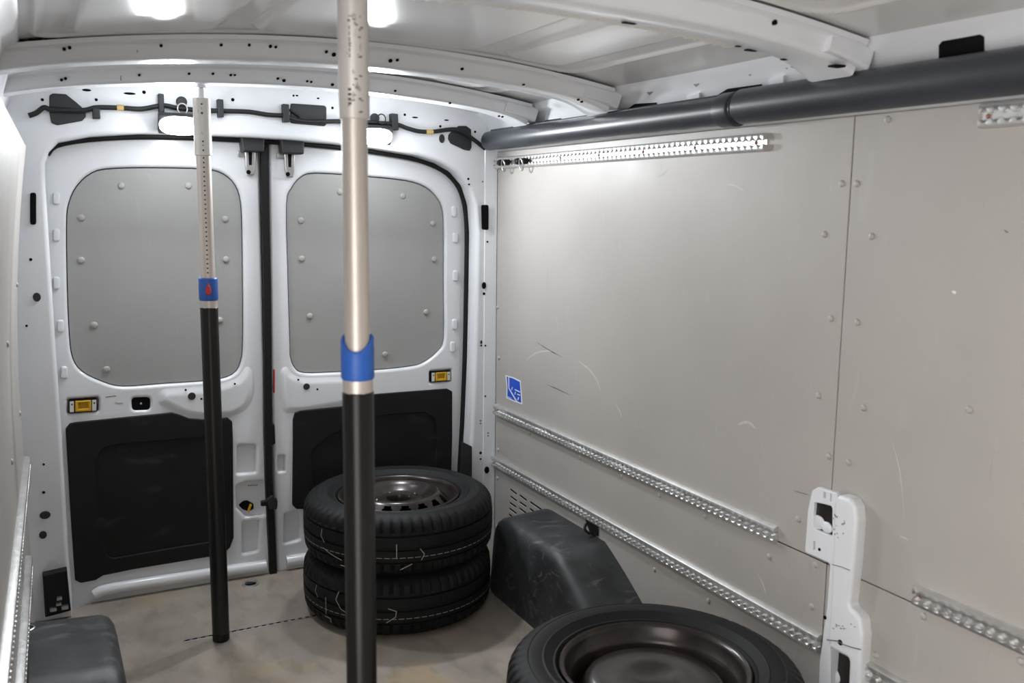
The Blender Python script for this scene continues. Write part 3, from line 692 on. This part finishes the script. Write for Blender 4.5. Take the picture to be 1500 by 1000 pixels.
# ================================================================== white pillar bracket in the right wall
pb_ = empty('pillar_bracket', PX(1215, 900, XW)); tag(pb_, 'white stamped steel bracket standing proud of the right wall beside the lower rails', 'bracket')
XB = XW-.012
def cb(pts): return [(1160+x/3.223, 690+y/3.223) for x, y in pts]
pl_ = plate('bracket_plate', wp(cb([(60, 380), (75, 180), (95, 90), (120, 75), (215, 105), (215, 330), (190, 480), (190, 720), (200, 1010), (195, 1300), (115, 1300), (130, 900), (165, 640), (180, 435)]), XB, .008), 'W', XB, .02, white, pb_, .002,
            holes=[wp(cb([(105, 145), (190, 165), (190, 310), (110, 275), (97, 250)]), XB, .008), wp(cb([(148, 98), (159, 100), (157, 130), (146, 126)]), XB, .002), wp(cb([(179, 105), (186, 106), (185, 145), (177, 142)]), XB), wp(cb([(100, 330), (109, 332), (107, 374), (98, 370)]), XB)])
XR = XW-.034
plate('bracket_rib', wp(cb([(196, 140), (215, 112), (275, 130), (298, 170), (304, 240), (290, 420), (266, 640), (300, 672), (322, 700), (330, 780), (322, 900), (318, 1010), (312, 1300), (165, 1300), (170, 1010), (168, 820), (175, 700), (185, 480), (190, 340)]), XR, .014), 'W', XR, .04, white, pb_, .010, res=3,
      holes=[wp(cb([(180, 838), (262, 882), (268, 900), (262, 1010), (258, 1200), (160, 1200), (166, 1010)]), XR, .006)])
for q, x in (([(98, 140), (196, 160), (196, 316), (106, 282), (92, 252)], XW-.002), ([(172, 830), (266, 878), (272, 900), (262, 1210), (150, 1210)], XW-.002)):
    plate('inner_shade', wp(cb(q), x), 'W', x, .0018, rimm, pb_, .0004)  # dark plates painted in as the shade inside the bracket openings
for a, b, c in ((125, 240, .022), (165, 265, .018), (185, 960, .03)):
    p = PX(1160+a/3.223, 690+b/3.223, XW-.003); bm = bmesh.new(); bmesh.ops.create_uvsphere(bm, u_segments=14, v_segments=8, radius=1); bm.transform(Matrix.Translation(p) @ Matrix.Diagonal((.006, c, c*.8, 1))); obj('inner_flange', bm, white, pb_, 180)
pth = [PX(1160+x/3.223, 690+y/3.223, XR-.0006) for x, y in ((165, 795), (190, 798), (215, 800), (245, 818), (280, 830), (325, 842))]
tube('weld_line', pth, .0014, scuffd, pb_, 6, Vector((1, 0, 0)))
pth = [PX(1160+x/3.223, 690+y/3.223, XR-.0006) for x, y in ((190, 440), (230, 450), (275, 468))]
tube('weld_line', pth, .0009, scuffd, pb_, 6, Vector((1, 0, 0)))
def bdisc(px, r, x): 
    it = []
    for a, b in px: p = PX(1160+a/3.223, 690+b/3.223, x); it.append((p, 'W', r, r))
    return it
discs('bracket_holes', bdisc([(130, 369)], .004, XB-.0005)+bdisc([(228, 808)], .007, XR-.0005)+bdisc([(156, 690)], .005, XB-.0005), holem, pb_)
discs('paint_chips', [(PX(1160+random.uniform(195, 250)/3.223, 690+random.uniform(185, 320)/3.223, XR-.0005), 'W', random.uniform(.0006, .0016), random.uniform(.001, .003)) for k in range(15)] + [(PX(1160+random.uniform(180, 300)/3.223, 690+random.uniform(715, 745)/3.223, XR-.0005), 'W', .003, .0008) for k in range(12)], scuffd, pb_, .0003)

# ================================================================== sticker
def cs(pts): return [(720+x/12.5, 530+y/12.5) for x, y in pts]
st = empty('sticker', PX(752, 570, XW)); tag(st, 'blue and white square sticker on the right wall near the doors', 'sticker')
sb = plate('sticker_backing', wp(cs([(258, 238), (400, 280), (535, 345), (555, 560), (568, 778), (420, 728), (276, 662), (280, 450)]), XW), 'W', XW-.0012, .001, swhite, st, .0002)
plate('blue_print', wp(cs([(283, 262), (312, 275), (315, 482), (446, 712), (295, 645), (298, 450)]), XW), 'W', XW-.0018, .0008, sblue, sb, .0001)
plate('blue_print', wp(cs([(330, 280), (400, 300), (522, 362), (538, 560), (548, 748), (478, 716), (333, 476)]), XW), 'W', XW-.0018, .0008, sblue, sb, .0001)
for q in ([(370, 510), (385, 460), (400, 462), (382, 515)], [(430, 590), (440, 545), (455, 550), (440, 598)], [(482, 690), (495, 640), (512, 650), (495, 702)],
          [(432, 492), (530, 540), (530, 560), (434, 512)], [(476, 578), (530, 600), (530, 618), (478, 596)], [(300, 628), (372, 658), (372, 666), (300, 638)]):
    plate('white_print', wp(cs(q), XW), 'W', XW-.0024, .0006, swhite, sb, .0001)

# ================================================================== wheels
def tire_mesh(R, Wd, n=240):
    h = Wd/2; rb = .212
    prof = [(rb, h*.52), (rb+.004, h*.66), (rb+.010, h*.76), (rb+.016, h*.83), (rb+.018, h*.855), (rb+.022, h*.85), (rb+.040, h*.95), (rb+.044, h*.975), (rb+.048, h*.955),
            (rb+.070, h*1.0), (R-.052, h*.985), (R-.049, h*.995), (R-.046, h*.975), (R-.034, h*.93), (R-.022, h*.86), (R-.014, h*.80), (R-.008, h*.72), (R-.004, h*.64), (R-.0025, h*.52)]
    lug = {13, 14, 15, 16, 17, 18}
    up = list(prof)
    grooves = [(R-.0020, h*.46), (R-.009, h*.45), (R-.009, h*.39), (R-.0010, h*.38), (R, h*.15), (R, h*.06)]
    up += grooves + [(R-.008, h*.05)]
    full = up + [(r, -z) for r, z in reversed(up)]
    P = len(full); lugs = lug | {P-1-i for i in lug}; diag = {len(prof)+3, len(prof)+4, P-1-len(prof)-3, P-1-len(prof)-4}
    def mod(i, k, r):
        if i in lugs and k % 4 == 0: return r-.0075 if (i if i < P/2 else P-1-i) >= 15 else r-.004
        if i in diag and (k+(2 if i % 2 else 0)) % 6 == 0: return r-.003
        return r
    bm = bmesh.new(); lathe_bm(bm, full, n, False, mod); bmesh.ops.recalc_face_normals(bm, faces=bm.faces)
    me = bpy.data.meshes.new('tire'); bm.to_mesh(me); bm.free(); return me
def rim_mesh(Wd, dished):
    h = Wd/2; bm = bmesh.new(); n = 192; top = h*.84
    barrel = [(.206, -top), (.219, -top+.002), (.219, -top+.008), (.208, -top+.012), (.203, -top+.03), (.185, -.02), (.185, .03), (.200, top-.03), (.208, top-.012), (.219, top-.006), (.2205, top-.001), (.217, top+.002), (.209, top), (.204, top-.010), (.201, top-.028), (.193, top-.034), (.189, top-.044)]
    lathe_bm(bm, barrel, n)
    if dished:   # centre disc with vent holes, raised crown and sunk hub
        disc = [(.189, top-.044), (.187, top-.040), (.182, top-.034), (.176, top-.026), (.169, top-.018), (.161, top-.010), (.153, top-.002), (.147, top+.004), (.139, top+.008), (.129, top+.006), (.114, top-.006), (.100, top-.019), (.087, top-.026), (.077, top-.027), (.070, top-.022), (.056, top-.020), (.045, top-.020), (.042, top-.026), (.040, top-.06)]
        rings = lathe_bm(bm, disc, n); kill = []
        per = 12; pat = {2: 2, 3: 3, 4: 3, 5: 2}
        bm.faces.ensure_lookup_table()
        base = len(bm.faces)-n*(len(disc)-1)
        for k in range(n):
            for i, hw in pat.items():
                if abs((k % per)-5) <= hw: kill.append(bm.faces[base+k*(len(disc)-1)+i])
        bmesh.ops.delete(bm, geom=kill, context='FACES')
        for k in range(5):   # bolt seats
            a = 2*PI*k/5+.4; lathe_bm(bm, [(.0065, 0), (.012, .003), (.0125, .0)], 12, mtx=Matrix.Translation((.080*math.cos(a), .080*math.sin(a), top-.0265)))
    else:        # the plain back of the disc, a broad dome inside the deep barrel
        disc = [(.189, top-.044), (.186, top-.080), (.176, top-.088), (.169, top-.070), (.164, top-.050), (.156, top-.038), (.140, top-.031), (.110, top-.026), (.080, top-.024), (.055, top-.026), (.040, top-.032), (.0001, top-.034)]
        lathe_bm(bm, disc, n)
    bmesh.ops.remove_doubles(bm, verts=bm.verts, dist=1e-5); bmesh.ops.recalc_face_normals(bm, faces=bm.faces)
    me = bpy.data.meshes.new('rim'); bm.to_mesh(me); bm.free(); return me
TR, TW = .343, .214
def ribbon_on_tread(strokes, width=.0028):
    bm = bmesh.new()
    for pts in strokes:
        for (a0, z0), (a1, z1) in zip(pts, pts[1:]):
            m = max(2, int(max(abs(a1-a0)*TR, abs(z1-z0))/.006)+1); prev = None
            for k in range(m+1):
                a = a0+(a1-a0)*k/m; z = z0+(z1-z0)*k/m; R = TR+.0012-.0035*max(0, abs(z)/(TW/2)-.45)/.2
                da, dz = (a1-a0)*TR, z1-z0; L = math.hypot(da, dz); ox, oz = -dz/L*width/2/TR, da/L*width/2
                A = bm.verts.new((R*math.cos(a+ox), R*math.sin(a+ox), z+oz)); B = bm.verts.new((R*math.cos(a-ox), R*math.sin(a-ox), z-oz))
                if prev: bm.faces.new((prev[0], A, B, prev[1]))
                prev = (A, B)
    return bm
def wheel(x, y, z, label, dished=True, rot=0, strokes=None, group=None):
    w = empty('wheel', (x, y, z)); w.rotation_euler = (0, 0, rot); tag(w, label, 'wheel', group)
    base = Matrix.Translation((x, y, z+TW/2)) @ Matrix.Rotation(rot, 4, 'Z')
    t = link_mesh('tire', shared('tire', lambda: tire_mesh(TR, TW)), tirem, w, 24, base)
    link_mesh('rim', shared(('rim', dished), lambda: rim_mesh(TW, dished)), rimm, w, 50, base)
    if dished: 
        bm = bmesh.new(); lathe_bm(bm, [(.0001, 0), (.170, 0), (.170, -.012), (.0001, -.012)], 24); obj('rim_well', bm, holem, w, 35, base @ Matrix.Translation((0, 0, -.04)))
    if strokes:
        c = obj('chalk_line', ribbon_on_tread(strokes[:44], .002), chalkm, t, None, base); c['label'] = 'dashed white line round the tread'; c['kind'] = 'stuff'
        for q in strokes[44:]: obj('chalk_mark', ribbon_on_tread([q]), chalkm, t, None, base)
    return w
ax = math.atan2(-3.12, -1.13)   # direction from the stack to the camera
def A(da): return ax+da
line = [[(A(-1.5+k*.075), -.028), (A(-1.5+k*.075+.055), -.028)] for k in range(44)]
lowm = line + [[(A(-.95), .045), (A(-.98), .02), (A(-.93), .0)], [(A(-.62), .05), (A(-.66), .02), (A(-.6), -.01), (A(-.52), -.02)], [(A(-.80), .015), (A(-.80), -.045)], [(A(-.82), -.055), (A(-.74), -.056), (A(-.74), -.072)], [(A(-.52), -.075), (A(-.44), -.06)], [(A(-.1), .01), (A(-.02), .0), (A(-.03), -.02), (A(-.12), -.04)]]
upm = line + [[(A(-.86), .04), (A(-.88), .015), (A(-.83), -.005)], [(A(-.85), -.025), (A(-.72), -.04), (A(-.6), -.05)], [(A(-.03), .02), (A(-.03), -.03)], [(A(.20), .0), (A(.24), -.02), (A(.21), -.04)], [(A(0), -.07), (A(.12), -.05)], [(A(-.62), -.07), (A(-.52), -.072)]]
SX, SY = 1.137, 3.105
wheel(SX, SY, 0, 'lower wheel of the stack of two in front of the right door', strokes=lowm, rot=0)
wheel(SX+.004, SY-.004, TW+.0005, 'upper wheel of the stack of two, dark steel rim with vent holes', strokes=upm, rot=0)
NX, NY = 1.222, 1.632
wheel(NX-.006, NY-.003, 0, 'wheel under the nearest wheel, at the bottom edge', dished=False)
wheel(NX, NY, TW+.0005, 'nearest wheel, cut off by the bottom edge, lying flat', dished=False, rot=.5)

# ================================================================== wheel arch covers
def arch(name, y0, y1, xw, xi, label, top=.31, sx=1):
    """moulded plastic cover: profile along y, drafted and rounded towards the room"""
    bm = bmesh.new(); ny, nx = 40, 16; V = []
    L = y1-y0
    def prof(s):  # height along the cover
        a = .46
        if s < a: t = s/a; return top*(t**.92)*(1+.05*math.sin(PI*t))
        if s > .80: t = (s-.80)/.20; return top*(1-.42*t**2.6)
        return top
    for i in range(ny+1):
        s = i/ny; s2 = .5-.5*math.cos(PI*s)*1.0; row = []
        for j in range(nx+1):
            q = j/nx
            # outline from the wall over the top edge down to the floor
            H = prof(s2); depth = abs(xw-xi)*(1-.06*max(0, 1-s2/.3)**2)*(1-.30*max(0, (s2-.84)/.16)**2.2)
            flat = .56
            if q < flat: d = q/flat*(depth-.05); z = H-.012*(q/flat)
            elif q < .76: t = (q-flat)/(.76-flat)*PI/2; d = depth-.05+.036*math.sin(t); z = max(0, H-.012-.07*min(1, H/.12)*(1-math.cos(t)))
            else: t = (q-.76)/.24; z0 = max(0, H-.012-.07*min(1, H/.12)); d = depth-.014+.014*t; z = z0*(1-t)
            row.append(bm.verts.new((xw-sx*d, y0+L*s2, max(0, z)+.0005*(i % 2)*0)))
        V.append(row)
    for i in range(ny):
        for j in range(nx): bm.faces.new((V[i][j], V[i+1][j], V[i+1][j+1], V[i][j+1]))
    bmesh.ops.remove_doubles(bm, verts=bm.verts, dist=2e-4)
    o = obj(name, bm, archm, None, 70); tag(o, label, 'cover', 'moulded wheel arch covers'); return o
ar = arch('wheel_arch_cover', 2.10, 3.13, XW-.0005, 1.475, 'scuffed black plastic wheel arch cover at the right wall behind the tires')
al = arch('wheel_arch_cover', 2.0, 2.93, xl(2.95, .2)+.002, .168, 'scuffed black plastic wheel arch cover at the left wall in the bottom left corner', .285, -1)
p = PX(866, 772, XW-.01); lr = empty('lashing_loop', p); tag(lr, 'small black lashing loop on the right wall above the wheel arch cover', 'loop')
plate('loop_plate', wp([(858, 760), (866, 758), (876, 772), (876, 785), (866, 783)], XW-.004, .004), 'W', XW-.008, .008, blackr, lr, .003)
tube('loop_bar', [p+Vector((-.012-.014*math.sin(PI*k/10), .012-.024*k/10, .012-.030*k/10)) for k in range(11)], .005, blackr, lr, 8, Vector((1, 0, 0)))
p = PZ(58, 935, .24); ll = empty('lashing_loop', p); tag(ll, 'small metal lashing loop over the left wheel arch cover', 'loop')
tube('loop_bar', [Vector((xl(2.6, .33)+.006+.02*math.sin(PI*k/10), 2.60+.05*k/10, .34)) for k in range(11)], .004, steel, ll, 8)
box('loop_plate', (xl(2.6, .33)+.004, 2.625, .345), (.008, .05, .05), blackr, ll, .003)

# ================================================================== telescopic cargo poles
def octo(r, n=32, k=.10): return [(r*(1-k*.5*(1-abs(math.cos(4*a)))**2)*math.cos(a), r*(1-k*.5*(1-abs(math.cos(4*a)))**2)*math.sin(a)) for a in [2*PI*i/n for i in range(n)]]
def vtube(name, z0, z1, r, mat, parent, base, bev=.002, prof=None, n=36, ribs=False):
    bm = bmesh.new(); rings = []
    for z, rr in ((z0, r-bev), (z0+bev, r), (z1-bev, r), (z1, r-bev)):
        ring = []
        for i in range(n):
            a = 2*PI*i/n; q = rr*(1-(.045 if (ribs and i % 6 == 0) else 0)); ring.append(bm.verts.new((q*math.cos(a), q*math.sin(a), z)))
        rings.append(ring)
    for A_, B_ in zip(rings, rings[1:]):
        for i in range(n): bm.faces.new((A_[i], A_[(i+1) % n], B_[(i+1) % n], B_[i]))
    bm.faces.new(rings[0]); bm.faces.new(rings[-1])
    return obj(name, bm, mat, parent, 40, base)
def cargo_pole(x, y, top, face, label, front=True, sleeve=1.772):
    r = empty('cargo_pole', (x, y, 0)); tag(r, label, 'pole', 'telescopic cargo poles'); B = Matrix.Translation((x, y, 0)) @ Matrix.Rotation(face, 4, 'Z')   # local -Y faces the viewer
    vtube('foot', 0, .03, .0275, blackr, r, B, .004)
    vtube('lower_tube', .026, 1.124, .028, polek, r, B, .002, ribs=True)
    vtube('neck_ring', 1.118, 1.150, .0265, polea, r, B)
    c = None
    # collar with a cuff that rises at the back
    bm = bmesh.new(); n = 40; R1, R2 = .0295, .0235; rows = []
    for i in range(n):
        a = 2*PI*i/n; dip = .5+.5*math.cos(a-PI/2)      # 1 at the back (+Y), 0 at the front (-Y)
        ztop = 1.228-.030*dip**2 if not front else 1.218
        rows.append([bm.verts.new((q*math.cos(a), q*math.sin(a), z)) for q, z in ((R2, 1.146), (R1-.002, 1.146), (R1, 1.150), (R1, ztop-.018), (R1-.0006, ztop-.014), (R1, ztop-.003), (R1-.002, ztop), (R2, ztop), (R2, 1.15))])
    for i in range(n):
        a_, b_ = rows[i], rows[(i+1) % n]
        for k in range(8): bm.faces.new((a_[k], a_[k+1], b_[k+1], b_[k]))
    c = obj('collar', bm, bluem, r, 35, B)
    # red drop-shaped release button on the front of the collar
    dp = [(.0, .024), (.004, .016), (.008, .006), (.0095, -.002), (.008, -.010), (.004, -.014), (0, -.0155), (-.004, -.014), (-.008, -.010), (-.0095, -.002), (-.008, .006), (-.004, .016)]
    bm = bmesh.new(); f = [bm.verts.new((a*.8, -.036, 1.180+b*.8)) for a, b in dp]; g_ = [bm.verts.new((a, -.033, 1.180+b)) for a, b in dp]; h_ = [bm.verts.new((a, -.022, 1.180+b)) for a, b in dp]
    bm.faces.new(f)
    for P_, Q_ in ((f, g_), (g_, h_)):
        for k in range(12): bm.faces.new((P_[k], P_[(k+1) % 12], Q_[(k+1) % 12], Q_[k]))
    obj('release_button', bm, redm, c, 30, B)
    vtube('upper_tube', 1.15, 1.62, .0222, polea, r, B)
    sl = vtube('top_sleeve', 1.598, sleeve, .0262, sleevem, r, B, .0015)
    vtube('tip_rod', sleeve-.004, top-.003, .008, steel, r, B, .001, n=16)
    vtube('tip_plate', top-.012, top-.002, .016, steel, r, B, .002, n=20)
    if True:      # index holes up the front of the tube
        bm = bmesh.new()
        def hole(z, q, rr):
            vs = [bm.verts.new((rr*math.cos(2*PI*k/8), -q, z+rr*math.sin(2*PI*k/8))) for k in range(8)]; bm.faces.new(vs)
            ws = [bm.verts.new((rr*math.cos(2*PI*k/8), -q+.002, z+rr*math.sin(2*PI*k/8))) for k in range(8)]
            for k in range(8): bm.faces.new((vs[k], ws[k], ws[(k+1) % 8], vs[(k+1) % 8]))
        for k in range(26): hole(1.235+k*.0142, .0225, .0028)
        for z, rr in ((1.752, .003), (1.725, .0038), (1.64, .003), (1.628, .002), (1.613, .003)): hole(z, .0266, rr)
        obj('index_holes', bm, inkm, r, None, B)['kind'] = 'stuff'
    return r, sl, B
cargo_pole(.4885, 3.055, zbow(.49), -math.atan2(.49, 3.05)*1, 'far telescopic cargo pole with a red button on its blue collar')
np_, nsl, nB = cargo_pole(.5025, 1.572, zbow(.5), PI-.45, 'near telescopic cargo pole with a plain blue collar, crossing the whole photo height', False, 1.808)
# worn black print down the near sleeve
def print_marks(parent, B, face):
    bm = bmesh.new(); rs_ = random.Random(3)
    def mark(a, z, w, h):
        R = .02655; vs = []
        for da, dz in ((-w, -h), (w, -h), (w, h), (-w, h)): t = a+da/R; vs.append(bm.verts.new((R*math.cos(t), R*math.sin(t), z+dz)))
        bm.faces.new(vs)
    a0 = face
    for k, z in enumerate((1.622, 1.629, 1.637, 1.645)): mark(a0-.28, z, .003, .0022)
    for k in range(34):
        mark(a0+rs_.choice((-.3, -.15, .1, .35, .5))+rs_.uniform(-.12, .12), rs_.uniform(1.606, 1.765), rs_.uniform(.0006, .0035), rs_.uniform(.0006, .0014))
    for k in range(6): mark(a0-.25, 1.70+k*.009, .0009, .003)
    o = obj('worn_print', bm, inkm, parent, None, B); o['kind'] = 'stuff'; return o
print_marks(nsl, nB, PI/2+.45-math.atan2(.5, 1.57)-.0)

# ================================================================== work lamps on the header
def work_lamp(u, v, label, hook):
    p = PY(u, v, YF-.055); r = empty('work_lamp', p); tag(r, label, 'lamp', 'LED work lamps above the doors')
    rot = Matrix.Rotation(math.radians(30), 3, 'X')     # tilted a little down
    box('housing', p+rot @ Vector((0, .010, 0)), (.136, .030, .070), coverm, r, .006, rot)
    bm = bmesh.new(); bmesh.ops.create_uvsphere(bm, u_segments=32, v_segments=16, radius=1)
    for q in bm.verts: q.co = Vector((math.copysign(abs(q.co.x)**.7, q.co.x)*.066, q.co.y*.026, math.copysign(abs(q.co.z)**.8, q.co.z)*.033))
    bm.transform(Matrix.Translation(p+rot @ Vector((0, -.004, 0))) @ rot.to_4x4()); obj('diffuser', bm, ledm, r, 180)
    box('lamp_bracket', p+Vector((0, .040, .012)), (.03, .034, .02), coverm, r, .003)
    k = PY(u+3 if not hook else u, v-34 if not hook else v-26, YF-.008)
    q = plate('magnet_knob', ellipse(k.x, k.z, .018, .018), 'R', YF-.014, .012, coverm, r, .004)
    R = [Vector((k.x+(.018 if hook else -.002)+.016*math.cos(a), YF-.034, k.z-(.004 if hook else .026)+.018*math.sin(a))) for a in [2*PI*i/18 for i in range(19)]]
    tube('hook_ring', R, .0024, steel if not hook else coverm, r, 8, Vector((0, 1, 0)))
    la = bpy.data.lights.new('lamp_light', 'AREA'); la.shape = 'RECTANGLE'; la.size = .11; la.size_y = .047; la.energy = LAMP_W; la.color = (.94, .97, 1)
    lo = bpy.data.objects.new('lamp_light', la); COL.objects.link(lo)
    pos = p+rot @ Vector((0, -.034, 0)); d = rot @ Vector((0, -1, 0))
    lb_ = bpy.data.lights.new('bulb_light', 'POINT'); lb_.energy = BULB_W; lb_.shadow_soft_size = .03; lb_.color = (.94, .97, 1)
    bo = bpy.data.objects.new('bulb_light', lb_); COL.objects.link(bo); bo.location = p+rot @ Vector((0, -.065, 0)); attach(bo, r)
    lo.matrix_basis = d.to_track_quat('-Z', 'Y').to_matrix().to_4x4(); lo.location = pos; attach(lo, r)
work_lamp(263, 183, 'glowing LED work lamp on the header left, behind the far pole', False); work_lamp(549, 199, 'glowing LED work lamp on the header right, behind the near pole', True)

# ================================================================== wiring along the header
hn = empty('wiring_harness', PY(400, 170, YF)); tag(hn, 'black taped wiring harness with clips along the door header', 'cable')
cp = [(x/3.571, y/3.571) for x, y in ((150, 605), (190, 590), (230, 562), (262, 572), (350, 576), (445, 576), (510, 562), (640, 565), (740, 570), (850, 552), (930, 565), (1040, 576), (1150, 580), (1300, 585), (1400, 600), (1490, 606))]
cp += [(400+x/3.571, y/3.571) for x, y in ((100, 622), (180, 636), (340, 634), (420, 636), (500, 640), (640, 650), (700, 670), (760, 686), (830, 689), (940, 676), (990, 690), (1050, 730), (1110, 778))]
tube('harness_cable', spline([PY(u, v, YF-.016) for u, v in cp], 5, False), .0085, cablem, hn, 10)
for u0, u1, v0, v1 in ((231.5, 239.5, 137, 165), (318, 326.5, 145, 172), (413.5, 422.5, 152, 179), (572, 582, 166, 191), (135, 146, 158, 174)):
    plate('harness_clip', rp([(u0, v0), (u1, v0+1), (u1+1, v1), (u0+1, v1)], YF-.02, .003), 'R', YF-.030, .03, coverm, hn, .003)
for u, v in ((176, 157.5), (629, 193)):
    a = PY(u-5, v, YF-.016); b = PY(u+5, v+.3, YF-.016); tube('yellow_tape', [a, (a+b)/2, b], .0095, tapem, hn, 12)

# ================================================================== corner blocks, floor fittings
cbk = plate('corner_block', rp([(62, 841), (98, 833), (104, 893), (66, 903)], YF-.03, .004), 'R', YF-.04, .04, blackp, None, .006); tag(cbk, 'black plastic block at the foot of the left door pillar', 'block')
bm = bmesh.new()
for q in ((78, 892, .010), (86, 884, .008), (95, 889, .010), (87, 876, .008)):
    p = PY(q[0], q[1], YF-.048); box_bm(bm, p, (q[2]*2.2, .02, q[2]*1.2), .003)
kc = obj('metal_catch', bm, steel, cbk); kc['label'] = 'grey metal catch on the block'
cb2 = plate('corner_block', rp([(673, 720), (676, 646), (690, 653), (690, 720)], YF-.004, .004), 'R', YF-.016, .02, coverm, None, .004); tag(cb2, 'dark plastic block at the foot of the right door pillar behind the tires', 'block')
ft = empty('floor_track', PZ(360, 924, 0)); tag(ft, 'thin perforated metal track let into the floor by the far pole', 'track')
a, b = PZ(270, 943, .0), PZ(470, 903, .0); LT = (b-a).length
bm = bmesh.new(); box_bm(bm, ((a.x+1.30)/2, 3.095, .0012), (1.30-a.x, .015, .0024), .0008); obj('track_strip', bm, steel, ft)
bm = bmesh.new(); x = a.x+.012
while x < 1.29: box_bm(bm, (x, 3.095, .0022), (.014, .007, .0012)); x += .0254
obj('track_slots', bm, holem, ft)['kind'] = 'stuff'
p = PZ(367, 855, 0); fr = empty('floor_ring', p); tag(fr, 'round metal lashing point let into the floor near the left door', 'ring')
bm = bmesh.new(); lathe_bm(bm, [(.021, .0), (.023, .003), (.031, .003), (.033, .0)], 24); obj('ring_rim', bm, steel, fr, 35, Matrix.Translation(p))
bm = bmesh.new(); lathe_bm(bm, [(.0001, .0006), (.022, .0006), (.022, .0)], 20); obj('ring_cup', bm, holem, fr, 35, Matrix.Translation(p))
tube('ring_bar', [p+Vector((-.02+.004*k, 0, .003)) for k in range(11)], .003, rimm, fr, 8)
